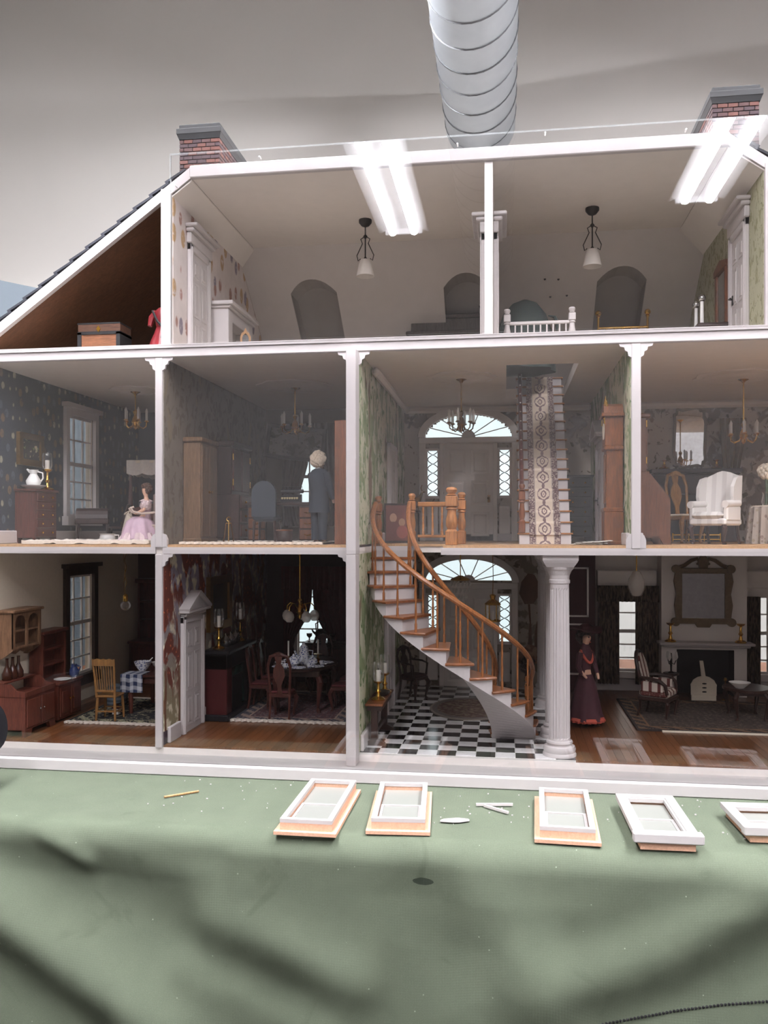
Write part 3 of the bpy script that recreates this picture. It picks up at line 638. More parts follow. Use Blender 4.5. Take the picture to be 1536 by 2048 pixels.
# parlour chimney breast with fire opening; panel mouldings on the maroon corner wall
MAROON = flat('maroon_panel_paint', '#47282B', .75, 0, .12)
P(D, 'panelled_wall', MAROON, B().box(8.9, 16.2, YB-2.2, YB-.2, 0, 26))
for z0, z1 in ((13.5, 22.5), (3, 12.3)):
    P(D, 'panel_moulding', WHITE2, B().box(10.2, 10.5, YB-2.5, YB-2.2, z0, z1).box(14.7, 15, YB-2.5, YB-2.2, z0, z1).box(10.2, 15, YB-2.5, YB-2.2, z0, z0+.3).box(10.2, 15, YB-2.5, YB-2.2, z1-.3, z1))
brs = P(D, 'chimney_breast', WHITE2, B().box(27.4, 41.8, 45.8, YB, 9.4, 26).box(27.4, 30, 45.8, YB, 0, 9.4).box(39.7, 41.8, 45.8, YB, 0, 9.4).box(30, 39.7, 45.8, YB, 8.2, 9.4))
P(brs, 'firebox', BLACKM, B().box(30, 39.7, 49, YB, 0, 8.2).box(29.9, 30.1, 46, YB, 0, 8.2).box(39.6, 39.8, 46, YB, 0, 8.2))
P(brs, 'mantel_shelf', WHITE, B().bbox(26.6, 42.4, 42.6, 46, 9.3, 9.75, .1).bbox(27.2, 41.9, 43.6, 46, 8.8, 9.3, .15))
# wood panelling above the windows in the parlour
for x0, x1 in ((16.6, 27), (42.2, 52)): P(D, 'cornice_board', WHITE2, B().bbox(x0, x1, YB-2.0, YB-.12, 18.9, 22, .15))
# fluted columns
def column(x, y):
    n = 40; k = 1.0
    def ring(r, z, fl=0): return [(x+(r*(1-(fl if i % 2 else 0)))*math.cos(2*PI*i/n), y+(r*(1-(fl if i % 2 else 0)))*math.sin(2*PI*i/n), z) for i in range(n)]
    c = P(D, 'column', WHITE, B().loft([ring(1.36, 1.9), ring(1.36, 2.2, .0), ring(1.36, 2.4, .09), ring(1.33, 10, .09), ring(1.22, 21.4, .09), ring(1.22, 21.7), ring(1.22, 22.2)]))
    P(c, 'column_base', WHITE, B().lathe([(2.15,0),(2.15,.25),(2.0,.5),(2.1,.9),(1.95,1.25),(1.6,1.35),(1.55,1.5),(1.7,1.7),(1.62,1.95),(1.36,2.0)], 28, (x,y,0)), True)
    P(c, 'capital', WHITE, B().lathe([(1.25,22.2),(1.35,22.3),(1.35,22.7),(1.25,22.8),(1.3,23.3),(1.55,23.9),(1.75,24.1),(1.8,24.4)], 28, (x,y,0)).loft([[(x-e,y-e,z),(x+e,y-e,z),(x+e,y+e,z),(x-e,y+e,z)] for e, z in ((1.7,24.4),(2.1,25.0),(2.25,25.3),(2.25,25.95))]))
for y in (2.4, 12.5, 33, 43): column(7.0, y)
P(D, 'beam', WHITE, B().box(5.4, 8.6, .2, YB, 25.3, 26.0))
# ---- curved staircase
XC, YC, RI, RO, RISE = -7.4, 9.6, 5.6, 11.6, 1.87
def zl(th): return Z1 - RISE*((th-180)/15+1)
def pol(r, th, z): return (XC+r*math.cos(R(th)), YC+r*math.sin(R(th)), z)
sb = B()
for k in range(1, 15):
    zt = Z1-RISE*k-.3
    for j in range(4):
        a, b_ = 165+15*(k-1)+15*j/4, 165+15*(k-1)+15*(j+1)/4
        za, zb = max(0, zl(a)-2.5), max(0, zl(b_)-2.5)
        sb.add([pol(RI,a,za),pol(RO,a,za),pol(RO,b_,zb),pol(RI,b_,zb),pol(RI,a,zt),pol(RO,a,zt),pol(RO,b_,zt),pol(RI,b_,zt)], [(0,3,2,1),(4,5,6,7),(0,1,5,4),(1,2,6,5),(2,3,7,6),(3,0,4,7)])
sb.box(-19, -12.8, 12.2, 13, Z1-1.87, Z1-.35)
st = P(D, 'curved_staircase', WHITE, sb)
def tread(k):
    a, b_, z = 165+15*(k-1)-.5, 180+15*(k-1)+2.2, Z1-RISE*k
    rings = []
    for j in range(5):
        t = a+(b_-a)*j/4; rings.append([pol(RI-.25,t,z-.32), pol(RO+.35,t,z-.32), pol(RO+.42,t,z-.12), pol(RO+.3,t,z), pol(RI-.25,t,z)])
    return B().loft(rings)
for k in range(1, 15): P(st, 'tread', STAIRW, tread(k))
def turned(h, r=.2, n=7): return [(r*.9,0),(r*.9,h*.14),(r*.55,h*.17),(r*.85,h*.3),(r*.6,h*.5),(r*.8,h*.66),(r*.5,h*.72),(r*.7,h*.8),(r*.7,h)]
for rr in (RI+.5, RO-.45):
    pts = [pol(rr, th, zl(th)+6.7) for th in range(172, 379, 4)]
    P(st, 'handrail', RAILW, B().tube(pts, .36, 8), True)
    for k in range(1, 15):
        th = 165+15*(k-1)+9; x, y, _ = pol(rr, th, 0); z = Z1-RISE*k; P(st, 'baluster', RAILW, B().lathe(turned(zl(th)+6.5-z), 7, (x,y,z)), True)
def newel(parent, x, y, z, h, r=.62, mat=OAK):
    b = B().bbox(x-r, x+r, y-r, y+r, z, z+h*.24, .06)
    b.lathe([(r*1.0,h*.24),(r*.7,h*.27),(r*.95,h*.33),(r*1.0,h*.42),(r*.75,h*.52),(r*.7,h*.6),(r*1.05,h*.62),(r*.75,h*.66)], 14, (x,y,z))
    b.bbox(x-r, x+r, y-r, y+r, z+h*.66, z+h*.84, .08)
    b.lathe([(r*.6,h*.84),(r*.95,h*.86),(r*.6,h*.88),(r*.85,h*.91),(r*.98,h*.95),(r*.75,h*.985),(.02,h)], 14, (x,y,z))
    return P(parent, 'newel_post', mat, b, True)
newel(st, *pol(RO-.45, 377, 0)[:2], 0, 8.4, .5, RAILW); newel(st, *pol(RI+.5, 377, 0)[:2], 0, 8.0, .48, RAILW)
newel(st, *pol(RO-.45, 166, 0)[:2], Z1, 7.0, .55, RAILW); newel(st, *pol(RI+.5, 163, 0)[:2], Z1, 7.3, .55, OAK)
lr = P(D, 'landing_railing', OAKX, B().bbox(-12.4, -6.4, 10.9, 11.5, Z1+5.3, Z1+6.0, .15).bbox(-12.4, -6.4, 11, 11.4, Z1+.9, Z1+1.3, .08))
for i in range(4): P(lr, 'baluster', OAK, B().lathe(turned(4.1, .22), 7, (-11.6+i*1.35, 11.2, Z1+1.25)), True)
newel(lr, -6.9, 1.0, Z1, 7.6, .78); newel(lr, -6.1, 11.2, Z1, 7.4, .6)
for y in (2.6, 4.2, 5.8, 7.4, 9.0): P(lr, 'baluster', OAK, B().lathe(turned(5.4, .2), 7, (-6.9, y, Z1)), True)
P(lr, 'handrail', OAKY, B().bbox(-7.2, -6.5, 1.5, 10.9, Z1+5.3, Z1+6.0, .15))
# ---- straight staircase to the attic with a patterned runner
NS = 17; RS, RN, YS, XA, XB = 27.0/17, 1.33, 10.5, 2.0, 9.1
ss = P(D, 'straight_staircase', WHITE, B().prism([(YS, Z1)] + sum([[(YS+i*RN, Z1+(i+1)*RS-.22), (YS+(i+1)*RN, Z1+(i+1)*RS-.22)] for i in range(NS)], []) + [(YS+NS*RN, Z1+NS*RS-3.5), (YS+3*RN, Z1)], 'x', XA, XB))
for i in range(NS): P(ss, 'tread', OAKX, B().bbox(XA-.25, XB+.25, YS+i*RN-.28, YS+(i+1)*RN+.05, Z1+(i+1)*RS-.22, Z1+(i+1)*RS, .05))
RUN = Mat('tapestry_runner', .9); m = RUN; xx = (m.x-5.55).abs(); ph = (m.z/2.55).fract()-.5
dd = ((xx/.85)**2 + (ph*2.55/1.0)**2).sqrt(); ang_ = (xx*5).sin()*.12 + m.noise(4)*.25
motif = ((dd+ang_)*13).sin().gt(.1)*dd.lt(1.05); small = ((xx/.22)**2+((((m.z/2.55)+.5).fract()-.5)*2.55/.35)**2).sqrt().lt(1)
edge = xx.gt(1.25)*((m.noise(5,None,4)).ramp(.42,.5)*.6+.35)
c = m.mix(motif, H('#D2C2B0'), H('#7C6668')); c = m.mix(small, c, H('#7C6668')); c = m.mix(edge, c, H('#5E464C')); c = m.mix(xx.gt(1.2)*xx.lt(1.32), c, H('#A89A90'))
rb = []
for i in range(NS): rb += [(YS+i*RN-.33, Z1+(i+1)*RS-.3 if i else Z1+RS-.3), (YS+i*RN-.33, Z1+(i+1)*RS+.06), (YS+(i+1)*RN-.06, Z1+(i+1)*RS+.06)]
rb = [(YS-.06, Z1+.03), (YS-.06, Z1+RS-.3)] + rb
P(ss, 'stair_runner', m.out(c), B().add([(x, y, z) for y, z in rb for x in (3.4, 7.7)], [(2*i, 2*i+1, 2*i+3, 2*i+2) for i in range(len(rb)-1)]))
P(ss, 'handrail', MAHOG, B().tube([(XA+.35, YS+.2, Z1+6.6), (XA+.35, YS+NS*RN, Z1+6.0+NS*RS)], .32, 8), True)
for i in range(1, NS): P(ss, 'baluster', WHITE2, B().lathe(turned(5.9, .17), 6, (XA+.35, YS+(i+.5)*RN, Z1+(i+1)*RS)), True)
newel(ss, XA+.35, YS-.1, Z1+RS, 6.9, .45, BROWN)
# attic railing round the stair opening
ar_ = P(D, 'attic_railing', WHITE, B().bbox(.6, 8.8, 8.75, 9.25, Z2+3.3, Z2+3.75, .1).bbox(.6, 8.8, 8.85, 9.15, Z2+.1, Z2+.4, .05))
for i in range(9): P(ar_, 'baluster', WHITE, B().box(1.3+i*.86, 1.5+i*.86, 8.9, 9.1, Z2+.3, Z2+3.4))
for x in (.3, 9.1): newel(ar_, x, 9, Z2, 5.6, .48, WHITE)
# acrylic front panels (screwed to the front)
ac = T('acrylic_panel', 'clear acrylic sheet covering the two lower storeys', 'acrylic sheet', group='clear acrylic front sheets')
P(ac, 'sheet', ACRYLIC, B().box(-76, 62, -4.1, -3.8, -1.2, 53.3))
ac2 = T('acrylic_panel', 'clear acrylic sheet screwed over the attic rooms', 'acrylic sheet', group='clear acrylic front sheets')
P(ac2, 'sheet', ACRYLIC, B().box(-44.3, 33, -1.45, -1.15, 54.25, 79.4))
P(ac2, 'sheet_edge', lamp_glass('acrylic_edge', '#C8D0D2', .18), B().box(-44.4,-44.3,-1.45,-1.15,54.25,79.5).box(-44.3,33,-1.45,-1.15,79.4,79.5))
for x, z in ((-43.6, 75.2), (-32, 78.3), (-6, 78.3), (22, 78.3), (5, 79)): P(ac2, 'screw', PORC, B().cyl((x,-1.7,z),(x,-.9,z),.1,.1,8))
# ---------------------------------------------------------------- furniture builders (local -y is the front, origin on the floor)
def cab(h, s=(1,1), k=1.0):     # cabriole leg curve
    return [(0,0,h), (s[0]*.45*k, s[1]*.45*k, h*.82), (s[0]*.2*k, s[1]*.2*k, h*.45), (-s[0]*.02, -s[1]*.02, h*.16), (s[0]*.22*k, s[1]*.22*k, .05)]
def chest(name, label, cat, loc, rz, w, d, h, rows, cols, mat, knob=BRASS, foot=.8, top=.35, group=None):
    t = T(name, label, cat, loc, rz, group)
    P(t, 'body', mat, B().bbox(-w/2, w/2, -d/2, d/2, foot, h-top, .06)); P(t, 'top_board', mat, B().bbox(-w/2-.25, w/2+.25, -d/2-.3, d/2+.05, h-top, h, .08))
    H_ = (h-top-foot-.3)/rows; W_ = (w-.4)/cols
    for r in range(rows):
        for c in range(cols):
            x0, z0 = -w/2+.2+c*W_, foot+.15+r*H_
            dr = P(t, 'drawer', mat, B().bbox(x0+.08, x0+W_-.08, -d/2-.16, -d/2+.1, z0+.07, z0+H_-.07, .06))
            for kx in ((.25,.75) if W_ > 3 else (.5,)): P(dr, 'knob', knob, B().ball((x0+W_*kx, -d/2-.26, z0+H_/2), .16, 7))
    for sx in (-1, 1):
        for sy in (-1, 1): P(t, 'foot', mat, B().prism([(sx*w/2, 0), (sx*(w/2-.9), 0), (sx*(w/2-1.2), foot), (sx*w/2, foot)], 'y', sy*(d/2-.5), sy*d/2))
    return t
def candlestick(label, loc, h=3.6, candle=1.8, hurricane=True, mat=BRASS, group=None, cr=.34, rz=0):
    t = T('candlestick', label, 'candlestick', loc, rz, group)
    P(t, 'holder', mat, B().lathe([(.95,0),(1.0,.15),(.75,.35),(.35,.5),(.22,h*.35),(.4,h*.45),(.22,h*.55),(.2,h*.85),(.6,h*.92),(.75,h)], 14), True)
    if candle: P(t, 'candle', WAX, B().lathe([(cr,h),(cr,h+candle),(.05,h+candle+.02)], 10), True); P(t, 'wick', BLACKM, B().cyl((0,0,h+candle),(0,0,h+candle+.25),.04))
    if hurricane:
        r = .8; P(t, 'hurricane_glass', CLEAR, B().lathe([(r*.75,h+.02),(r,h+.5),(r*.95,h+candle+.6),(r*.8,h+candle+1.1)], 16), True)
    return t
def chandelier(label, x, y, zc, drop, R_, n=5, style='candle', mat=BRASS, group=None, rod=True, name='chandelier'):
    t = T(name, label, 'chandelier', (x, y, zc), 0, group)
    P(t, 'ceiling_cup', mat, B().lathe([(.9,0),(.85,-.35),(.35,-.6),(.15,-.9)], 12), True)
    P(t, 'rod', mat, B().cyl((0,0,-.6), (0,0,-drop+2.6), .11, .11, 6))
    P(t, 'stem', mat, B().lathe([(.1,-drop+3.4),(.4,-drop+3.0),(.2,-drop+2.4),(.5,-drop+1.8),(.65,-drop+1.2),(.3,-drop+.7),(.35,-drop+.3),(.05,-drop)], 10), True)
    for k in range(n):
        a = 2*PI*(k+.3)/n; c, s = math.cos(a), math.sin(a); q = lambda r, z: (c*r, s*r, -drop+z)
        up = style == 'candle'
        arm = P(t, 'arm', mat, B().tube([q(.3,1.2), q(R_*.35,.5), q(R_*.7,.25), q(R_*.95,.6), q(R_,1.3)] if up else [q(.3,1.5), q(R_*.4,2.4), q(R_*.75,2.6), q(R_*.98,2.1), q(R_,1.5)], .1, 5), True)
        if up:
            P(arm, 'candle_cup', mat, B().lathe([(.12,1.25),(.42,1.4),(.3,1.55)], 8, (c*R_, s*R_, -drop)), True); P(arm, 'candle', GLASSY, B().lathe([(.22,1.5),(.22,2.9),(.25,3.1),(.02,3.6)], 8, (c*R_, s*R_, -drop)), True)
        else: P(arm, 'globe_shade', GLASSY, B().lathe([(.2,1.45),(.4,1.35),(.72,.95),(.8,.5),(.65,0),(.4,-.25)], 12, (c*R_, s*R_, -drop)), True)
    return t
def medallion(x, y, z, r=4.5, mat=WHITE2):
    m = B(); n = 36
    P(D, 'ceiling_medallion', mat, m.loft([[(x+(rr*(1+.05*math.cos(9*2*PI*i/n)))*math.cos(2*PI*i/n), y+(rr*(1+.05*math.cos(9*2*PI*i/n)))*math.sin(2*PI*i/n), z-h) for i in range(n)] for rr, h in ((r,0),(r,.15),(r*.85,.3),(r*.8,.15),(r*.5,.2),(r*.42,.4),(r*.2,.35))]), True)
def spindle_chair(label, loc, rz, mat, w=3.4, d=3.3, sh=4.0, bh=5.4, n=7, splay=.25, crest=.9, group=None, name='spindle_chair'):
    t = T(name, label, 'chair', loc, rz, group)
    P(t, 'seat', mat, B().bbox(-w/2, w/2, -d/2, d/2, sh-.35, sh, .12))
    for sx in (-1, 1):
        for sy in (-1, 1):
            x, y = sx*(w/2-.3), sy*(d/2-.3); P(t, 'leg', mat, B().tube([(x,y,sh-.3),(x+sx*splay*.5,y+sy*splay*.5,sh*.5),(x+sx*splay,y+sy*splay,0)], [.2,.24,.14], 7), True)
        P(t, 'stretcher', mat, B().cyl((sx*(w/2-.2),-d/2+.2,sh*.4),(sx*(w/2-.2),d/2-.2,sh*.4),.11,.11,6))
        P(t, 'back_post', mat, B().tube([(sx*(w/2-.2),d/2-.2,sh-.3),(sx*(w/2-.1),d/2+.2,sh+bh*.5),(sx*(w/2+.05),d/2+.7,sh+bh)], [.2,.19,.15], 7), True)
    for z in (.28, .45): P(t, 'stretcher', mat, B().cyl((-w/2+.2,-d/2+.25,sh*z),(w/2-.2,-d/2+.25,sh*z),.12,.12,6))
    P(t, 'stretcher', mat, B().cyl((-w/2+.2,d/2-.15,sh*.4),(w/2-.2,d/2-.15,sh*.4),.12,.12,6))
    P(t, 'crest_rail', mat, B().prism([(-w/2-.05,sh+bh-crest),(-w/2-.05,sh+bh-.15),(-w*.3,sh+bh+.1),(-w*.12,sh+bh-.05),(0,sh+bh+.12),(w*.12,sh+bh-.05),(w*.3,sh+bh+.1),(w/2+.05,sh+bh-.15),(w/2+.05,sh+bh-crest)], 'y', d/2+.5, d/2+.8))
    P(t, 'lower_rail', mat, B().bbox(-w/2+.1, w/2-.1, d/2-.15, d/2+.1, sh+.5, sh+.85, .06))
    for i in range(n):
        x = -w/2+.45+(w-.9)*i/(n-1); P(t, 'spindle', mat, B().tube([(x*.9,d/2,sh+.7),(x,d/2+.6,sh+bh-crest+.1)], .085, 5))
    return t
def qa_chair(label, loc, rz, mat=MAHOG, seat=REDC, w=3.5, d=3.3, sh=4.1, bh=6.0, group=None, splat='vase', arms=False, name='dining_chair'):
    t = T(name, label, 'chair', loc, rz, group)
    P(t, 'seat_frame', mat, B().bbox(-w/2, w/2, -d/2, d/2, sh-.7, sh-.1, .15)); P(t, 'cushion', seat, B().bbox(-w/2+.15, w/2-.15, -d/2+.15, d/2-.2, sh-.2, sh+.25, .2))
    for sx in (-1, 1):
        P(t, 'leg', mat, B().tube([(x+sx*(w/2-.35), y-d/2+.35, z) for x, y, z in cab(sh-.5, (sx,-1), .8)], [.36,.4,.26,.17,.3], 8), True)
        P(t, 'leg', mat, B().tube([(sx*(w/2-.3), d/2-.25, sh-.4), (sx*(w/2-.3), d/2-.1, sh*.5), (sx*(w/2-.25), d/2+.25, 0)], [.24,.2,.2], 7), True)
        P(t, 'back_post', mat, B().tube([(sx*(w/2-.3), d/2-.25, sh-.3), (sx*(w/2-.15), d/2+.05, sh+bh*.35), (sx*(w/2-.05), d/2+.35, sh+bh*.7), (sx*(w/2-.5), d/2+.55, sh+bh*.95), (sx*.3, d/2+.6, sh+bh)], [.22,.2,.22,.26,.26], 7), True)
        if arms: P(t, 'arm', mat, B().tube([(sx*(w/2-.1),d/2+.1,sh+2.4),(sx*(w/2+.35),-.2,sh+2.3),(sx*(w/2+.2),-d/2+.4,sh+2.0),(sx*(w/2-.1),-d/2+.5,sh)], .18, 6), True)
    P(t, 'crest', mat, B().prism([(-w*.3,sh+bh-.5),(-w*.18,sh+bh+.2),(0,sh+bh+.4),(w*.18,sh+bh+.2),(w*.3,sh+bh-.5),(0,sh+bh-.2)], 'y', d/2+.35, d/2+.7))
    pf = [(.55,0),(.3,.12),(.35,.25),(.95,.5),(.8,.68),(.35,.8),(.6,1.0)]
    P(t, 'splat', mat, B().prism([(x, sh-.2+bh*z) for x, z in pf] + [(-x, sh-.2+bh*z) for x, z in reversed(pf)], 'y', 0, .22).rot('X', -7, (0,0,sh)).mv(0, d/2-.15, 0))
    return t
def panel_frame(name, label, cat, loc, rz, w, h, fw, fmat, imat, th=.5, tilt=0, inner='picture', oval=False, group=None):
    """framed thing hanging on a wall: local -y faces the room, origin at its centre"""
    t = T(name, label, cat, loc, (0, tilt, rz) if tilt else rz, group)
    if tilt: t.rotation_euler = (0, R(tilt), R(rz))
    if not oval:
        for s in (-1, 1):
            P(t, 'frame_rail', fmat, B().prism([(-w/2, s*h/2), (w/2, s*h/2), (w/2-fw, s*(h/2-fw)), (-w/2+fw, s*(h/2-fw))], 'y', -th, 0)); P(t, 'frame_stile', fmat, B().prism([(s*w/2, -h/2), (s*w/2, h/2), (s*(w/2-fw), h/2-fw), (s*(w/2-fw), -h/2+fw)], 'y', -th, 0))
        P(t, inner, imat, B().box(-w/2+fw*.8, w/2-fw*.8, -th*.45, -th*.3, -h/2+fw*.8, h/2-fw*.8))
    else:
        n = 28; r0 = [(math.cos(2*PI*i/n)*w/2, math.sin(2*PI*i/n)*h/2) for i in range(n)]; r1 = [(x*(1-2*fw/w), z*(1-2*fw/h)) for x, z in r0]; b = B()
        for i in range(n): b.prism([r0[i], r0[(i+1)%n], r1[(i+1)%n], r1[i]], 'y', -th, 0)
        P(t, 'frame', fmat, b); P(t, inner, imat, B().prism(r1, 'y', -th*.45, -th*.3))
    return t
def drape(b, x0, x1, z0, z1, y, folds=6, amp=.35, pinch=None):
    """gathered curtain sheet from x0..x1; pinch = (z, xa, xb) width at a tie-back height"""
    def f(u, v):
        z = z1+(z0-z1)*v; a, c = x0, x1
        if pinch:
            k = math.exp(-((z-pinch[0])/((z1-z0)*.3))**2); a = x0+(pinch[1]-x0)*k; c = x1+(pinch[2]-x1)*k
        return (a+(c-a)*u, y+amp*math.sin(u*folds*2*PI)*(.6+.4*v), z)
    return b.slabgrid(f, folds*8, 10, (0, .12, 0))
def rug(name, label, mat, loc, w, d, fr=None, rz=0, oval=False, th=.18, rag=.12):
    t = T(name, label, 'rug', loc, rz)
    if oval: P(t, 'rug_pile', mat, B().lathe([(1,0),(1,th),(.02,th)], 48, (0,0,0), w/2, d/2))
    else:
        P(t, 'rug_pile', mat, B().slabgrid(lambda u, v: ((u-.5)*w, (v-.5)*d, .02+.03*math.sin(u*17)*math.sin(v*9)), 30, 12, (0,0,th)))
        if fr is not None:
            for s in (-1, 1):
                P(t, 'fringe', fr, B().slabgrid(lambda u, v: ((u-.5)*w + .05*math.sin(u*90), s*(d/2 + v*(.7+rag*math.sin(u*130)+rag*math.sin(u*37))), .02+.25*th*math.sin(u*60)**2), 110, 2, (0,0,th*1.3)))
    return t
def persian(name, w, d, field, dark, accent, edge, scale=1.0):
    m = Mat(name, .95); ex = (m.x.abs()-w/2)*-1; ey = (m.y.abs()-d/2)*-1; e = ex.mn(ey)
    v, c0 = m.vor(1.1*scale, None, .35); n = m.noise(2.2*scale, None, 4)
    mot = (v*9).sin().gt(.25); base = m.mix(mot*.7, H(field), H(dark)); base = m.mix(n.ramp(.55,.62)*.7, base, H(accent))
    bo = m.mix(((m.x+m.y)*2.2).sin().gt(.2)*.8, H(dark), H(edge)); bo = m.mix(m.noise(3,None,3).ramp(.55,.6), bo, H(accent))
    c = m.mix(e.lt(2.0), base, bo); c = m.mix(e.gt(1.85)*e.lt(2.15), c, H(edge)); c = m.mix(e.lt(.35), c, H(dark))
    return m.out(c)
def vessel(name, label, cat, loc, prof, mat, handle=None, spout=None, lid=None, group=None, rz=0):
    t = T(name, label, cat, loc, rz, group); P(t, 'body', mat, B().lathe(prof, 16), True)
    if handle: P(t, 'handle', mat, B().tube(handle, .11, 6), True)
    if spout: P(t, 'spout', mat, B().tube(spout, [.25,.18,.12][:len(spout)], 6), True)
    if lid: P(t, 'lid', mat, B().lathe(lid, 12), True)
    return t
def plate(label, loc, r=1.1, mat=BLUEW, group=None): return TM('plate', label, 'plate', mat, B().lathe([(.02,.02),(r*.6,.02),(r,.14),(r*.98,.2),(r*.6,.1),(.02,.09)], 18), loc, 0, group, True)
def cup(label, loc, r=.5, h=.7, mat=BLUEW, group=None):
    return vessel('teacup', label, 'cup', loc, [(r*.5,0),(r*.6,.08),(r*.9,h*.6),(r,h),(r*.9,h),(r*.5,.15)], mat, [(r*.85,0,h*.8),(r*1.5,0,h*.75),(r*1.4,0,h*.35),(r*.7,0,h*.3)], group=group)
def skinned(parent, name, verts, edges, radii, mat, sub=2):
    """continuous body from a joint skeleton (cm)"""
    me = bpy.data.meshes.new(name); me.from_pydata([(x*U,y*U,z*U) for x,y,z in verts], edges, []); me.materials.append(mat)
    o = obj(name, me, None, parent); md = o.modifiers.new('skin', 'SKIN'); md.use_smooth_shade = True
    sv = me.skin_vertices[0].data
    for i, r in enumerate(radii):
        rx = r if isinstance(r, tuple) else (r, r); sv[i].radius = (rx[0]*U, rx[1]*U); sv[i].use_root = i == 0
    ss_ = o.modifiers.new('sub', 'SUBSURF'); ss_.levels = sub; ss_.render_levels = sub
    return o
def curls(c, r, n, cr, seed=1, keep=lambda p: True):
    rn = random.Random(seed); b = B()
    for i in range(n):
        z = 1-2*(i+.5)/n; a = i*2.39996; q = math.sqrt(1-z*z); p = (q*math.cos(a), q*math.sin(a), z)
        if keep(p): b.ball((c[0]+p[0]*r, c[1]+p[1]*r, c[2]+p[2]*r), cr*(.8+.4*rn.random()), 6)
    return b
def ruffle(prof, n=48, k=10, amp=.08, ph=0):        # gathered skirt: radius, z profile with ripples growing downwards
    rings = []
    for j, (r, z) in enumerate(prof):
        q = amp*j/len(prof); rings.append([(r*(1+q*math.sin(k*2*PI*i/n+ph))*math.cos(2*PI*i/n), r*(1+q*math.sin(k*2*PI*i/n+ph))*math.sin(2*PI*i/n), z) for i in range(n)])
    return B().loft(rings)
# ---------------------------------------------------------------- attic
t = T('trunk', 'flat-topped wooden trunk with black bands and brass lozenge under the eave', 'trunk', (-56.9, 5.2, Z2)); t.scale = (.77, .8, .72)
TRW = wood('trunk_wood', '#6A4530', 'x')
P(t, 'body', TRW, B().bbox(-4, 4, -2.2, 2.2, 0, 4.1, .08)); P(t, 'lid', wood('trunk_lid_wood', '#4A3226', 'x'), B().bbox(-4.1, 4.1, -2.3, 2.3, 4.2, 5.9, .12))
for s in (-1, 1): P(t, 'corner_band', BLACKM, B().box(s*3.4, s*4.15, -2.36, 2.36, 0, 4.15))
P(t, 'edge_band', BLACKM, B().box(-4.15, 4.15, -2.36, 2.36, 3.7, 4.3)); P(t, 'edge_band', BLACKM, B().box(-4.15, 4.15, -2.36, 2.36, 5.7, 6.0))
P(t, 'clasp', BRASS, B().prism([(0,4.1),(.4,4.75),(0,5.4),(-.4,4.75)], 'y', -2.5, -2.3))
t = T('dress_form', 'crimson gown with black sash on a stand under the eave', 'gown', (-48.4, 5.5, Z2)); t.scale = (.9, .9, .82); RG = flat('crimson_satin', '#6E1C22', .45, 0, .3, 1)
P(t, 'skirt', RG, ruffle([(.9,4.6),(1.2,3.6),(1.8,2),(2.4,0)], 40, 8, .12), True); P(t, 'bodice', RG, B().lathe([(.85,4.5),(1.0,5.4),(1.25,6.6),(1.0,7.6),(.5,8.1)], 16, (0,0,0), 1, .75), True)
for s in (-1, 1): P(t, 'sleeve', RG, B().tube([(s*.9,0,7.5),(s*1.7,0,6.4),(s*1.9,-.3,4.9)], [.45,.55,.35], 8), True)
P(t, 'sash', BLACKM, B().tube([(-1.2,-.9,7.4),(-.2,-1.35,5.4),(.9,-1.3,4.2),(.7,-1.9,2.4)], [.18,.22,.3,.2], 6), True); P(t, 'neck_stand', IRON, B().cyl((0,0,8),(0,0,9.4),.14))
# white mantelpiece
t = T('mantelpiece', 'white painted mantelpiece with dark hearth beside the attic door', 'fireplace', (-42.9, 20.5, Z2), 90)
P(t, 'jamb', WHITE, B().bbox(-6.2, -4.2, -1.4, 1.4, 0, 8.75, .08)); P(t, 'jamb', WHITE, B().bbox(4.2, 6.2, -1.4, 1.4, 0, 8.75, .08)); P(t, 'lintel', WHITE, B().bbox(-4.2, 4.2, -1.3, 1.4, 7, 8.7, .08))
P(t, 'shelf', WHITE, B().bbox(-7, 7, -2.3, 1.5, 9.1, 9.7, .1).bbox(-6.6, 6.6, -1.8, 1.5, 8.7, 9.15, .12)); P(t, 'hearth', GREYIN, B().box(-4.2, 4.2, .8, 1.3, 0, 7))
t = T('cheval_mirror', 'small arched mirror in honey wood frame before the white mantelpiece', 'mirror', (-39.4, 16, Z2), 25)
P(t, 'frame', PINE, B().prism([(-.8,1),(-.8,4.6),(-.55,5.2),(0,5.5),(.55,5.2),(.8,4.6),(.8,1),(.5,1.3),(.5,4.5),(.3,4.9),(0,5.1),(-.3,4.9),(-.5,4.5),(-.5,1.3)], 'y', -.15, .15).prism([(-.8,1),(.8,1),(.5,1.3),(-.5,1.3)], 'y', -.15, .15)); P(t, 'mirror_glass', MIRROR, B().box(-.5, .5, -.05, .05, 1.3, 4.9))
P(t, 'finial', PINE, B().prism([(-.25,5.4),(0,6.0),(.25,5.4)], 'y', -.12, .12))
for s in (-1, 1): P(t, 'foot', PINE, B().prism([(s*.9,0),(s*.6,0),(s*.6,1.2),(s*.9,1.2)], 'y', -.5, .5))
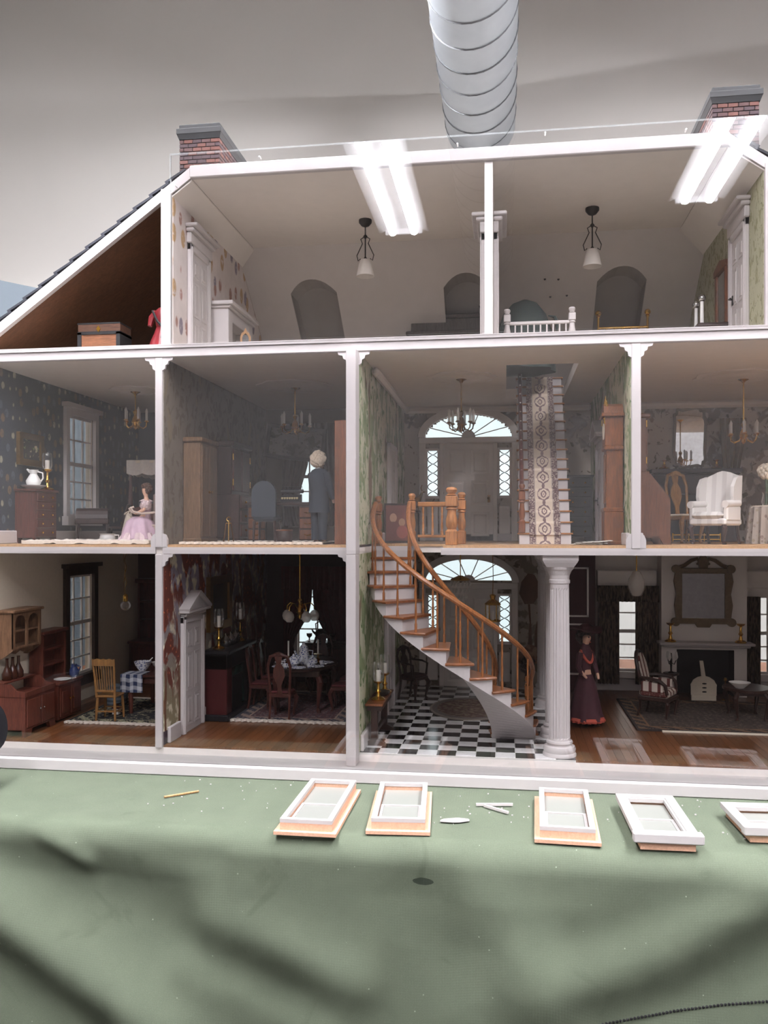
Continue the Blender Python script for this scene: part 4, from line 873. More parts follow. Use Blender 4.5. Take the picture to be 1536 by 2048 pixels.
def pendant(label, x, y, group):
    t = T('pendant_lamp', label, 'lamp', (x, y, Z3), 0, group)
    P(t, 'ceiling_cup', IRON, B().lathe([(1.0,0),(1.0,-.4),(.6,-.9),(.15,-1.1)], 14), True); P(t, 'chain', IRON, B().cyl((0,0,-1),(0,0,-2.2),.1)); P(t, 'rod', IRON, B().lathe([(.1,-2.2),(.35,-2.5),(.1,-2.9),(.1,-5.6),(.3,-5.9)], 8), True)
    for s in (-1, 1): P(t, 'scroll_arm', IRON, B().tube([(s*.2,0,-2.6),(s*.7,0,-2.9),(s*.45,0,-3.6),(s*1.3,0,-5.4),(s*1.1,0,-6.2),(s*.75,0,-5.9)], .08, 5), True)
    P(t, 'shade', flat('lamp_shade_cloth', '#DCD5CE', .7, 0, .03), B().lathe([(.75,-6.1),(1.0,-6.8),(1.38,-8.6),(1.3,-8.6),(.7,-6.2)], 20), True); return t
pendant('iron pendant lamp with white bell shade left of the attic divider', -21.1, 18, 'attic pendant lamps'); pendant('iron pendant lamp with white bell shade above the attic railing room', 12.7, 18, 'attic pendant lamps')
GRB = wood('grey_brown_wood', '#4E4640')
t = T('writing_hutch', 'dark wooden writing hutch at the back of the attic by the divider', 'hutch', (-10, 41.5, Z2))
P(t, 'lower_case', GRB, B().bbox(-6.8, 6.8, -2.2, 2, 0, 9.4, .1)); P(t, 'desk_board', GRB, B().bbox(-7.3, 7.3, -2.7, 2.1, 9.4, 10.0, .1)); P(t, 'upper_case', GRB, B().bbox(-6.6, 6.6, -.6, 2, 10, 12.6, .1)); P(t, 'cornice', GRB, B().bbox(-7.1, 7.1, -1.1, 2.1, 12.6, 13.3, .15))
for x in (-4.4, 0, 4.4): P(t, 'door', GRB, B().bbox(x-2, x+2, -2.45, -2.2, 1, 8, .1))
LACE = spots('gold_lace', '#B7AA86', ['#8F8460','#CFC6A6'], 1.6, .4)
TM('dormer_curtain', 'pale gold lace curtain in the dormer nearest the balloon wallpaper', 'curtain', LACE, drape(B(), -33.2, -29.2, Z2, 64, 50, 4, .3))
TM('dormer_curtain', 'gathered cream curtain in the dormer above the brass bed', 'curtain', CREAM, drape(B(), 17.0, 22.6, Z2, 65.5, 50.5, 6, .3))
t = T('draped_bundle', 'dark grey-green draped bundle behind the white attic railing', 'bundle', (3.1, 26, Z2)); DG = flat('dark_green_cloth', '#3F4A48', .9, 0, .2)
P(t, 'drape', DG, ruffle([(4.6,0),(4.4,3),(4.1,6.5),(3.3,9),(2.0,10.6),(.4,11.3)][::-1], 40, 6, .12), True); P(t, 'tassel', DG, B().tube([(3.6,-1,8.5),(4.6,-1.2,8.2),(5.0,-1.2,7),(4.9,-1.2,6)], [.1,.25,.35,.1], 6), True)
t = T('brass_bed', 'brass bed end with ball finials under the attic dormer', 'bed', (19, 36, Z2))
for x in (-3.9, 3.9): P(t, 'bedpost', BRASS, B().lathe([(.2,0),(.2,9.6),(.35,9.8),(.2,10)], 8, (x,-3.5,0)).ball((x,-3.5,10.4),.5,8), True)
for x in (-2.6,-1.3,0,1.3,2.6): P(t, 'rod', BRASS, B().cyl((x,-3.5,2),(x,-3.5,8),.12))
P(t, 'rail', BRASS, B().cyl((-3.9,-3.5,8),(3.9,-3.5,8),.18)); P(t, 'rail', BRASS, B().cyl((-3.9,-3.5,2),(3.9,-3.5,2),.18)); P(t, 'mattress', CREAM, B().bbox(-3.7, 3.7, -3.3, 6, 2, 4.4, .5))
t = T('dressing_table', 'dark dressing table with tall framed mirror by the attic bedroom door', 'dresser', (28.9, 17.5, Z2), -90)
P(t, 'body', DARKW, B().bbox(-3.6, 3.6, -2, 2.2, .8, 3.4, .1)); P(t, 'top', DARKW, B().bbox(-4, 4, -2.3, 2.3, 3.4, 3.9, .1))
for sx in (-1,1):
    for sy in (-1,1): P(t, 'leg', DARKW, B().cyl((sx*3.2,sy*1.7,0),(sx*3.2,sy*1.7,.9),.25))
    P(t, 'mirror_stile', BROWN, B().bbox(sx*2.4, sx*3.1, 1.6, 2.1, 3.9, 12.2, .08))
P(t, 'mirror_crest', BROWN, B().prism([(-3.4,12),(-3.4,12.8),(0,13.6),(3.4,12.8),(3.4,12)], 'y', 1.5, 2.2)); P(t, 'mirror_glass', MIRROR, B().box(-2.4, 2.4, 1.8, 1.9, 4.2, 12.1)); P(t, 'mirror_rail', BROWN, B().bbox(-2.4, 2.4, 1.6, 2.1, 3.9, 4.4, .08))
for i, (y, w) in enumerate(((15.5,'nearer'),(19.2,'farther'))):
    t = T('table_lamp', 'slim white post with silver ball top, %s one on the attic dressing table' % w, 'ornament', (27.6, y, Z2+3.9), 0, 'silver-topped posts')
    P(t, 'post', PORC, B().lathe([(.4,0),(.28,.2),(.25,3.4)], 10), True); P(t, 'ball', SILVER, B().ball((0,0,3.9),.55,10), True)
t = T('quilt_bench', 'low sloped wooden bench with a ribbon bow near the attic dresser', 'bench', (22.8, 16, Z2), -20)
P(t, 'board', BROWN, B().prism([(-2.2,0),(2.2,0),(2.2,3.3),(-2.2,.9)], 'y', -1, 1)); P(t, 'bow', CREAM, B().tube([(1.2,-1.1,2.2),(1.9,-1.2,3.4),(2.3,-1.2,3.0),(1.7,-1.15,2.4),(1.0,-1.2,1.4),(1.3,-1.2,.9)], .16, 5), True)
# ---------------------------------------------------------------- bedroom (second storey)
chest('chest_of_drawers', 'tall mahogany chest of drawers under the gold-framed picture', 'chest', (-70.2, 9.8, Z1), 90, 5.9, 3.3, 8.1, 5, 1, MAHOG)
vessel('water_pitcher', 'white porcelain water pitcher standing in its basin', 'pitcher', (-70.3, 9.3, Z1+8.3), [(.55,0),(.7,.15),(1.05,.7),(1.1,1.1),(.75,1.7),(.5,2.1),(.6,2.5),(.75,2.75),(.65,2.75),(.4,2.2)], PORC, [(.6,0,2.5),(1.3,0,2.3),(1.35,0,1.5),(.95,0,.9)], [(-.45,0,2.4),(-.75,0,2.7),(-.95,0,2.85)], rz=20)
vessel('wash_basin', 'shallow white porcelain wash basin under the pitcher', 'basin', (-70.3, 9.3, Z1+8.1), [(.7,0),(.9,.1),(1.5,.35),(1.9,.55),(1.95,.62),(1.8,.6),(1.2,.3),(.02,.18)], PORC)
candlestick('brass candlestick with white candle beside the water pitcher', (-69.5, 11.8, Z1+8.1), 3.2, 1.4, True)
STILL = blot('flower_still_life', [('#B9AA8C', .9, .58, (1,1,1)), ('#7E8A5A', 1.6, .6, (1,1,1))], '#26201C')
panel_frame('framed_picture', 'gold-framed dark flower picture on the navy wallpaper', 'picture', (XL+.12, 10.7, 41.4), 90, 6.8, 4.9, .95, GOLD, STILL, .6)
t = T('roll_top_desk', 'small dark roll-top desk on thin legs near the bedroom window', 'desk', (-66.8, 21, Z1), 20)
P(t, 'case', DARKW, B().bbox(-2.6, 2.6, -1.4, 1.4, 3.0, 3.9, .1)); P(t, 'roll_top', DARKW, B().prism([(-1.4,3.9)]+[(1.4-1.4*1.0*(1+math.cos(PI*i/8))*1.0, 3.9+1.7*math.sin(PI*i/8)) for i in range(9)][::-1]+[(1.4,3.9)], 'x', -2.5, 2.5))
for sx in (-1,1):
    for sy in (-1,1): P(t, 'leg', DARKW, B().tube([(sx*2.3,sy*1.1,3.0),(sx*2.5,sy*1.3,0)], [.2,.13], 6))
spindle_chair('dark bow-backed spindle chair on the bedroom floor', (-63.6, 23, Z1), -75, DARKW, 2.7, 2.7, 2.6, 3.6, 7, .3, .3, name='windsor_chair')
chandelier('small crystal chandelier hanging in the bedroom', -60.8, 24, 52.5, 6.6, 1.8, 5, 'candle', BRASS); medallion(-60.8, 24, 52.5, 4.2)
t = T('canopy_bed', 'dark four-poster bed with white lace canopy in the bedroom', 'bed', (-54.5, 34, Z1))
for x in (-7.6, 7):
    for y in (-9, 9): P(t, 'bedpost', MAHOG, B().lathe([(.35,0),(.35,3),(.55,3.5),(.3,4.2),(.42,6),(.22,11),(.2,13.2)], 8, (x,y,0)), True)
P(t, 'bed_frame', MAHOG, B().bbox(-7.4, 6.8, -8.8, 8.8, 2, 3.2, .1)); P(t, 'mattress', MAHOG, B().bbox(-7.2, 6.6, -8.6, 8.6, 3.2, 4.6, .5)); P(t, 'footboard', MAHOG, B().prism([(-7.4,3),(-7.4,5.6),(-4,6.4),(0,7.4),(4,6.4),(6.8,5.6),(6.8,3)], 'y', -9.2, -8.9)); P(t, 'canopy_top', CREAM, B().bbox(-8, 7.4, -9.4, 9.4, 13.2, 13.7, .1))
P(t, 'canopy_lace', flat('white_lace', '#CFC7BF', .9, 0, .15, 3), B().slabgrid(lambda u, v: (-8+15.4*u, -9.5-.2*math.sin(u*40), 13.7-v*(2.2+.35*abs(math.sin(u*18)))), 90, 3, (0,.15,0))); P(t, 'canopy_lace', flat('white_lace_side', '#CFC7BF', .9, 0, .15, 3), B().slabgrid(lambda u, v: (-8.1, -9.5+19*u, 13.7-v*(2.2+.35*abs(math.sin(u*20)))), 90, 3, (.15,0,0)))
t = T('garment', 'white ruffled garment with a bow hanging by the bed', 'garment', (-61, 22, Z1)); P(t, 'cloth', CREAM, ruffle([(.4,4.8),(.7,3.6),(1.0,2),(1.35,0)], 30, 7, .2), True); P(t, 'bow', CREAM, B().tube([(-.6,-.4,4.6),(-.1,-.6,4.9),(.4,-.5,5.2),(.1,-.6,4.7),(.5,-.5,4.3)], .14, 5), True)
vessel('chamber_pot', 'white china chamber pot on the bedroom floor', 'pot', (-63.0, 18.5, Z1), [(.9,0),(1.1,.1),(1.3,.7),(1.15,1.2),(1.35,1.45),(1.2,1.45),(.9,.3)], PORC, [(1.15,0,1.2),(1.9,0,1.2),(1.9,0,.5),(1.25,0,.4)])
FUR = flat('cream_fur', '#D2C8BC', 1, 0, .15, 3, .6)
def furry(name, label, x0, x1, y0, y1, h, seed):
    rn = random.Random(seed); ph = [rn.random()*6 for _ in range(6)]
    e = lambda u: sum(math.sin(u*(9+7*i)+ph[i])/(i+1.5) for i in range(5))
    TM(name, label, 'rug', FUR, B().slabgrid(lambda u, v: (x0+(x1-x0)*u, y0+(y1-y0)*v+.35*e(u)*(1 if v < .05 else 0), .03+max(0,.15*e(u*3+v*5))), 120, 14, (0,0,h)), (0,0,Z1), 0, None, True)
furry('fur_rug', 'cream shaggy rug along the front of the bedroom floor', -67.5, -48.5, 1.2, 16, .45, 3)
# seated doll in lavender
t = T('rocking_chair', 'pale curved rocking chair under the seated lavender doll', 'chair', (-53.2, 10.5, Z1), -60)
PK = flat('pale_wood_paint', '#B8A498', .6)
for s in (-1, 1):
    P(t, 'rocker', PK, B().tube([(s*1.4,-2.4,.5),(s*1.4,-1,.12),(s*1.4,1,.12),(s*1.4,2.6,.6)], .16, 6), True); P(t, 'arm_scroll', PK, B().tube([(s*1.5,1.4,4.6),(s*1.5,-.6,4.4),(s*1.5,-1.8,4.7),(s*1.5,-2.1,5.2),(s*1.5,-1.7,5.4)], .17, 6), True)
    for y in (-1.2, 1.2): P(t, 'leg', PK, B().cyl((s*1.4,y,.15),(s*1.4,y,2.6),.16))
P(t, 'seat', PK, B().bbox(-1.6, 1.6, -1.6, 1.6, 2.5, 2.8, .1)); P(t, 'backrest', PK, B().bbox(-1.6, 1.6, 1.4, 1.7, 2.8, 7.4, .1))
t = T('lady_doll', 'seated doll in a ruffled lavender dress in the bedroom', 'doll', (-53.2, 10.5, Z1), -60); LAV = flat('lavender_satin', '#B59AA8', .6, 0, .12, 1.5); LAV2 = flat('pale_pink_lace', '#C9B4B6', .85, 0, .15, 3, .4)
skinned(t, 'body', [(0,.2,3.4),(0,.3,5.2),(0,.25,6.4),(0,.2,7.0),(0,.05,7.7),(0,0,8.5), (.95,.2,6.2),(1.3,-.3,4.9),(.9,-1.4,4.4),(-.95,.2,6.2),(-1.3,-.3,4.9),(-.9,-1.4,4.4), (.5,-1.4,3.2),(.55,-1.8,1.6),(.55,-2.2,.3),(-.5,-1.4,3.2),(-.55,-1.8,1.6),(-.55,-2.2,.3)],
        [(0,1),(1,2),(2,3),(3,4),(4,5),(2,6),(6,7),(7,8),(2,9),(9,10),(10,11),(0,12),(12,13),(13,14),(0,15),(15,16),(16,17)], [.75,.6,.55,.25,.55,.45,.3,.24,.16,.3,.24,.16,.42,.3,.22,.42,.3,.22], SKIN)
P(t, 'hair', flat('brown_hair', '#4A3226', .6), curls((0,.25,8.2), .62, 46, .3, 3, lambda p: p[1] > -.35 or p[2] > .5), True)
P(t, 'bodice', LAV, B().lathe([(.95,3.2),(.72,4.2),(.85,5.6),(.95,6.2),(.6,6.6)], 18, (0,.25,0), 1, .8), True)
for s in (-1, 1): P(t, 'puff_sleeve', LAV2, curls((s*1.1,.1,5.7), .45, 26, .3, 5), True)
P(t, 'skirt', LAV, ruffle([(1.0,4.0),(1.9,3.3),(2.4,2.0),(2.7,.7)], 48, 9, .15).mv(0,-.7,0), True); P(t, 'skirt_flounce', LAV2, ruffle([(2.45,1.6),(2.75,.9),(3.0,.15)], 60, 16, .25).mv(0,-.7,0), True); P(t, 'collar', LAV2, ruffle([(.5,6.6),(.95,6.3)], 30, 9, .3).mv(0,.2,0), True)
# ---------------------------------------------------------------- study
BKC = wood('tan_wood', '#5E4630')
t = T('tall_cupboard', 'tall tan cupboard against the patterned study wall', 'cupboard', (-44.4, 10, Z1), 90)
P(t, 'carcass', BKC, B().bbox(-3.4, 3.4, -1.3, 1.3, .6, 14.6, .1)); P(t, 'plinth', BKC, B().bbox(-3.6, 3.6, -1.45, 1.3, 0, .8, .1)); P(t, 'cornice', BKC, B().bbox(-3.7, 3.7, -1.6, 1.3, 14.6, 15.3, .15))
for s in (-1, 1): dr = P(t, 'door', BKC, B().bbox(s*.1, s*3.2, -1.5, -1.3, 1, 14.2, .1)); P(dr, 'knob', BRASS, B().ball((s*.5,-1.65,7.5),.18,7))
t = T('secretary_cabinet', 'dark mahogany secretary with brass hinges on the study wall', 'cabinet', (-43.4, 23, Z1), 90)
P(t, 'lower_case', DARKW, B().bbox(-5, 5, -2.4, 2.2, .7, 7.6, .1)); P(t, 'upper_case', DARKW, B().bbox(-4.6, 4.6, -1.0, 2.2, 7.6, 15.2, .1)); P(t, 'cornice', DARKW, B().bbox(-5, 5, -1.5, 2.2, 15.2, 16, .15))
for s in (-1, 1):
    d_ = P(t, 'door', MAHOG, B().bbox(s*.15, s*4.3, -1.25, -1, 8.2, 14.8, .1)); P(d_, 'hinge', BRASS, B().cyl((s*4.4,-1.2,9),(s*4.4,-1.2,10),.14)); P(d_, 'hinge', BRASS, B().cyl((s*4.4,-1.2,13),(s*4.4,-1.2,14),.14))
for r in range(3): d_ = P(t, 'drawer', MAHOG, B().bbox(-4.6, 4.6, -2.6, -2.4, 1+r*2.2, 2.9+r*2.2, .1)); [P(d_, 'knob', BRASS, B().ball((x,-2.75,2+r*2.2),.2,7)) for x in (-2.6, 2.6)]
for s in (-1, 1): P(t, 'foot', DARKW, B().bbox(s*5, s*4, -2.4, -1.6, 0, .8, .08))
t = T('pedestal_desk', 'dark pedestal desk with brass-handled drawers under the study chandelier', 'desk', (-34.8, 23, Z1))
P(t, 'desk_top', DARKW, B().bbox(-6, 6, -2.6, 2.6, 5.9, 6.4, .1)); P(t, 'leather_inset', flat('grey_leather', '#4B4D52', .6), B().box(-4.5, 4.5, -1.8, 1.8, 6.38, 6.43))
for s in (-1, 1):
    pd = P(t, 'pedestal', DARKW, B().bbox(s*2.6, s*5.7, -2.3, 2.3, 0, 5.9, .08))
    for r in range(3): P(t, 'drawer', BROWN, B().bbox(s*2.8, s*5.5, -2.5, -2.3, .5+r*1.75, 2.05+r*1.75, .08)); P(t, 'pull', BRASS, B().tube([(s*3.6,-2.5,1.35+r*1.75),(s*4.15,-2.75,1.2+r*1.75),(s*4.7,-2.5,1.35+r*1.75)], .09, 5))
t = T('typewriter', 'black typewriter with a row of cream keys on the study desk', 'typewriter', (-33.6, 21.6, Z1+6.43)); P(t, 'case', BLACK, B().prism([(-1.2,0),(-1.2,.4),(-.1,1.1),(1,1.3),(1,0)], 'x', -1.5, 1.5))
P(t, 'platen', BLACK, B().cyl((-1.8,.6,1.75),(1.8,.6,1.75),.32,.32,12)); P(t, 'sheet_holder', SILVER, B().tube([(-1.5,.9,1.6),(-1.5,1.2,2.5),(1.5,1.2,2.5),(1.5,.9,1.6)], .05, 4)); 
for i in range(7): P(t, 'key', flat('cream_key_%d' % i, '#D8CBA0', .4), B().cyl((-1.2+i*.4,-1.0,.42),(-1.2+i*.4,-1.05,.75),.16,.17,8))
panel_frame('framed_engraving', 'large dark-framed landscape hung crooked on the study back wall', 'picture', (-39.0, 46.2, 45.6), 0, 11.4, 6.4, .7, DARKW, blot('faded_landscape', [('#6E6A5E', .5, .52, (1,1,1)), ('#57544C', 1.2, .6, (1,1,1.5))], '#8E8A80'), .5, 7)
GRYD = flat('grey_brown_drape', '#5B524C', .95, 0, .15)
for i, (a, b_, pa, pb) in enumerate(((-42, -36.4, -42, -38.6), (-36.4, -30.5, -33.9, -30.5))):
    TM('window_drape', 'grey-brown drape on the %s side of the study window' % ('desk', 'bookcase')[i], 'curtain', GRYD, drape(B(), a, b_, 30, 49.5, 47.4, 5, .3, (35, pa, pb)), group='study drapes')
t = T('upholstered_chair', 'slate-blue round-backed chair drawn up to the study desk', 'chair', (-36.4, 17.5, Z1), 180); SLB = flat('slate_blue_cloth', '#363C44', .85)
P(t, 'seat', SLB, B().bbox(-1.9, 1.9, -1.8, 1.8, 3.3, 4.4, .4)); P(t, 'backrest', SLB, B().prism([(-1.9,4)]+[(-1.9*math.cos(PI*i/10), 7.6+1.9*math.sin(PI*i/10)) for i in range(11)]+[(1.9,4)], 'y', 1.3, 2))
for sx in (-1,1):
    for sy in (-1,1): P(t, 'leg', DARKW, B().tube([(sx*1.6,sy*1.5,3.4),(sx*1.7,sy*1.6,0)], [.25,.15], 6))
t = T('waste_basket', 'small dark round basket on the study rug before the desk', 'basket', (-32.2, 12, Z1)); P(t, 'body', DARKW, B().lathe([(1.0,0),(1.25,.6),(1.35,1.4),(1.2,1.9),(1.05,1.9),(.9,.3)], 16), True); P(t, 'rim', BROWN, B().lathe([(1.2,1.8),(1.3,1.95),(1.2,2.05),(1.05,1.95)], 16), True)
t = T('bookcase', 'tall brown bookcase standing at the end of the study by the post', 'bookcase', (-21.8, 9, Z1), -90)
P(t, 'side_panel', BROWN, B().bbox(4.2, 4.6, -1.35, 1.3, 0, 17, .06)); P(t, 'side_panel', BROWN, B().bbox(-4.6, -4.2, -1.35, 1.3, 0, 17, .06)); P(t, 'back_panel', BROWN, B().box(-4.2, 4.2, 1.1, 1.3, 0, 17))
for i in range(6): P(t, 'shelf', BROWN, B().box(-4.2, 4.2, -1.25, 1.1, .3+i*3.25, .55+i*3.25))
chandelier('brass candle chandelier with bead strings in the study', -33.6, 24, 52.5, 7.9, 2.4, 5, 'candle', BRASS); medallion(-33.6, 24, 52.5, 6)
t = T('fire_tools', 'brass fireplace tool stand on the study floor', 'fire tools', (-40.4, 11, Z1)); P(t, 'base', DBRASS, B().lathe([(.7,0),(.7,.15),(.2,.3)], 12)); P(t, 'stand', BRASS, B().cyl((0,0,.2),(0,0,3.3),.1)); P(t, 'ring_handle', BRASS, B().tube([(.3*math.sin(2*PI*i/10),0,3.6+.3*math.cos(2*PI*i/10)) for i in range(11)], .07, 5))
for s in (-1, 1): P(t, 'tool', BRASS, B().tube([(s*.4,0,3.0),(s*.6,0,1.5),(s*.75,0,.3)], .09, 5)); P(t, 'hook_bar', BRASS, B().cyl((0,0,3),(s*.4,0,3),.07))
rug('study_rug', 'flat rug with cream fringed edge on the study floor', persian('study_rug_pattern', 20, 14, '#5A3A34','#2A2428','#8A7458','#B8A888'), (-34.3, 9.2, Z1), 20, 14, FUR, 0, False, .25)
# standing doll in a dark suit, turned from the viewer
t = T('gentleman_doll', 'white-haired doll in a dark blue suit standing in the study', 'doll', (-27.4, 14, Z1), 150); SUIT = flat('dark_blue_suit', '#2C333D', .85, 0, .1, 2)
skinned(t, 'body', [(0,0,6.6),(0,0,8.6),(0,.05,10.6),(0,0,11.3),(0,-.15,12.0),(0,-.2,12.8),(.0,-.85,12.25), (-1.3,.1,10.2),(-1.9,-.2,8.2),(-1.7,-1.2,6.5),(-1.6,-1.5,6.0),(1.3,.1,10.2),(1.9,-.6,8.4),(1.4,-2.0,8.6),(1.2,-2.6,8.8), (.7,0,6.2),(.75,-.05,3.2),(.75,0,.5),(.75,-.9,.25),(-.7,0,6.2),(-.75,-.05,3.2),(-.75,0,.5),(-.75,-.9,.25)],
        [(0,1),(1,2),(2,3),(3,4),(4,5),(4,6),(2,7),(7,8),(8,9),(9,10),(2,11),(11,12),(12,13),(13,14),(0,15),(15,16),(16,17),(17,18),(0,19),(19,20),(20,21),(21,22)], [.9,1.0,.9,.4,.75,.6,.16,.32,.26,.22,.24,.32,.26,.22,.24,.6,.48,.4,.3,.6,.48,.4,.3], SKIN)
P(t, 'hair', flat('white_hair', '#D6C4AE', .7, 0, .15, 3), curls((0,.1,12.5), 1.0, 90, .38, 8, lambda p: p[1] > -.2 or p[2] > .62), True)
P(t, 'jacket', SUIT, B().lathe([(1.75,4.6),(1.65,6),(1.5,7.6),(1.7,9.4),(1.75,10.2),(1.2,10.9),(.6,11.2)], 22, (0,0,0), 1, .78), True)
for s in (-1, 1):
    el, wr_ = ((-1.9,-.2,8.2),(-1.7,-1.2,6.7)) if s < 0 else ((1.9,-.6,8.4),(1.45,-1.85,8.55)); P(t, 'sleeve', SUIT, B().tube([(s*1.35,.1,10.4), el, wr_], [.68,.55,.42], 10), True); P(t, 'trouser_leg', SUIT, B().tube([(s*.7,0,6),(s*.75,0,3),(s*.75,.05,.5)], [.85,.66,.6], 10), True); P(t, 'shoe', BLACK, B().ball((s*.75,-.4,.3),.45,8,.9,1.7,.65), True)
P(t, 'collar', PORC, B().lathe([(.62,10.9),(.55,11.4),(.45,11.4)], 12), True)
# ---------------------------------------------------------------- upper hall
chandelier('dark brass chandelier with glass candles before the upper fanlight', -6.6, 20, 52.5, 8.4, 1.9, 6, 'candle', DBRASS); medallion(-6.6, 20, 52.5, 5.2)
t = T('longcase_clock', 'tall honey-brown longcase clock by the white post', 'clock', (14.2, 6.6, Z1), -90); CLK = wood('clock_walnut', '#6E3D18', 'z', .35)
P(t, 'base', CLK, B().bbox(-1.75, 1.75, -1.25, 1.25, .3, 4.4, .1)); P(t, 'plinth', CLK, B().bbox(-1.95, 1.95, -1.45, 1.3, 0, .5, .1)); P(t, 'waist', CLK, B().bbox(-1.35, 1.35, -.95, 1.2, 4.4, 12.8, .08)); P(t, 'moulding', CLK, B().bbox(-1.8, 1.8, -1.35, 1.25, 4.3, 4.9, .15)); P(t, 'moulding', CLK, B().bbox(-1.7, 1.7, -1.25, 1.25, 12.5, 13.1, .15))
P(t, 'hood', CLK, B().bbox(-1.55, 1.55, -1.15, 1.2, 13.1, 17.2, .08)); P(t, 'hood_cornice', CLK, B().bbox(-2.0, 2.0, -1.6, 1.3, 16.9, 17.4, .1).prism([(-1.7,17.4),(1.7,17.4),(1.4,18.3),(.5,18.7),(-.5,18.7),(-1.4,18.3)], 'y', -1.3, 1.2)); P(t, 'dial', CREAM, B().cyl((0,-1.2,15.1),(0,-1.16,15.1),1.1,1.1,20)); P(t, 'waist_door', BROWN, B().bbox(-.95, .95, -1.1, -.95, 5.5, 12, .1))
for x in (-1.2, 0, 1.2): P(t, 'finial', BRASS, B().lathe([(.15,17.4 if x else 18.6),(.22,18.4 if x else 19.0),(.05,19.1 if x else 19.9)], 8, (x,-.9,0)), True)
for s in (-1,1): P(t, 'hinge', BRASS, B().cyl((s*1.4,-1.2,16),(s*1.4,-1.2,16.8),.1))
for i in range(3):
    TM('newspaper', ['folded newspaper lying on the upper hall floor, bottom of the pile','creased newspaper sheet in the middle of the hall pile','top sheet of the newspaper pile near the clock'][i], 'newspaper', blot('newsprint_%d' % i, [('#6E6A66', 3.5, .55, (.4,1,1))], '#C9C3BA'), B().slabgrid(lambda u, v: ((u-.5)*4, (v-.5)*3, .05*math.sin(u*6+i)*math.sin(v*4)+.06+.22*u*u*(i == 2)), 10, 8, (0,0,.05)), (10.8+.4*i, 5.2-.3*i, Z1+.12*i+.02), -12+13*i, 'newspapers on the hall floor')
chest('knobbed_chest', 'slate-coloured tall chest with brass knobs right of the upper stairs', 'chest', (12.6, 41, Z1), 0, 4.6, 3, 11.5, 6, 1, flat('slate_grey_wood', '#3F4444', .5))
PORT = Mat('family_portrait_canvas', .5); m = PORT
def blob(cx, cz, rx, rz_): return (((m.x-cx)/rx)**2 + ((m.z-cz)/rz_)**2).lt(1)
c = m.mix(m.noise(.6), H('#5A2E28'), H('#7A463A')); c = m.mix(blob(-.6,3.9,.55,.7), c, H('#A9806A')); c = m.mix(blob(.75,3.2,.5,.62), c, H('#A07860')); c = m.mix(blob(-.6,2.1,1.0,1.2), c, H('#6B3B34')); c = m.mix(blob(.8,1.7,.9,1.0), c, H('#8A4A40'))
t = T('leaning_portrait', 'reddish portrait canvas of two figures standing at the stair landing', 'picture', (-16.6, 21, Z1), 12); P(t, 'canvas', m.out(c), B().box(-1.8, 1.8, -.1, .1, .3, 5.9)); P(t, 'frame', DARKW, B().box(-2,-1.75,-.2,.2,.1,6.1).box(1.75,2,-.2,.2,.1,6.1).box(-2,2,-.2,.2,0,.35).box(-2,2,-.2,.2,5.85,6.15))
for s in (-1,1): P(t, 'easel_leg', DARKW, B().tube([(s*.3,.4,4),(s*1.2,1.6,0)], .12, 5))
t = T('demilune_table', 'dark half-round table against the upper hall wall', 'table', (-16.6, 42, Z1), 90)
P(t, 'top', DARKW, B().prism([(2.6*math.cos(PI*i/12), .9-2.6*math.sin(PI*i/12)) for i in range(13)], 'z', 5.2, 5.5))
for x, y in ((-2,.6),(2,.6),(0,-1.3)): P(t, 'leg', DARKW, B().tube([(x,y,5.2),(x,y,0)], [.2,.12], 6))
t = T('stag_figurine', 'small bronze stag figurine on the half-round hall table', 'figurine', (-16.0, 41.5, Z1+5.5), 100)
skinned(t, 'body', [(0,.9,2.0),(0,0,2.05),(0,-.8,2.1),(0,-1.2,2.9),(0,-1.35,3.4),(0,-1.9,3.3), (.25,-.7,1.2),(.25,-.75,0),(-.25,-.7,1.2),(-.25,-.75,0),(.25,.9,1.2),(.25,1.0,0),(-.25,.9,1.2),(-.25,1.0,0)], [(0,1),(1,2),(2,3),(3,4),(4,5),(2,6),(6,7),(2,8),(8,9),(0,10),(10,11),(0,12),(12,13)], [.4,.42,.42,.25,.25,.13,.16,.1,.16,.1,.2,.1,.2,.1], DBRASS, 1)
for s in (-1,1): P(t, 'antler', DBRASS, B().tube([(s*.1,-1.3,3.5),(s*.35,-1.1,4.1),(s*.25,-1.3,4.6)], .06, 4))
# ---------------------------------------------------------------- upper sitting room
SEC = wood('secretary_walnut', '#54301A', 'z', .4)
t = T('slant_front_secretary', 'brown slant-front secretary seen from its side next to the white post', 'secretary', (16.9, 9, Z1)); 
P(t, 'lower_case', SEC, B().prism([(0,1),(5.2,1),(5.2,6.2),(2.6,9.6),(0,9.6)], 'y', 0, 8)); P(t, 'upper_case', SEC, B().bbox(0, 2.1, .3, 7.7, 9.9, 17.2, .06)); P(t, 'cornice', SEC, B().bbox(0, 2.7, 0, 8, 17.2, 17.8, .15)); P(t, 'waist_moulding', SEC, B().bbox(0, 2.5, .1, 7.9, 9.5, 9.95, .1))
P(t, 'base_bracket', SEC, B().prism([(0,0),(.9,0),(1.4,.9),(3.8,.9),(4.3,0),(5.3,0),(5.3,1.1),(0,1.1)], 'y', 0, .5)); P(t, 'base_bracket', SEC, B().prism([(0,0),(.9,0),(1.4,.9),(3.8,.9),(4.3,0),(5.3,0),(5.3,1.1),(0,1.1)], 'y', 7.5, 8))
for z in (11, 16): P(t, 'hinge', BRASS, B().cyl((2.15,.6,z),(2.15,.6,z+.9),.13))
for y in (.5, 4.1): P(t, 'door', SEC, B().bbox(2.1, 2.3, y, y+3.4, 10.3, 16.9, .06))
chest_m = T('fireplace_surround', 'dark wood fireplace surround with brass grate in the upper sitting room', 'fireplace', (33.2, 47.6, Z1))
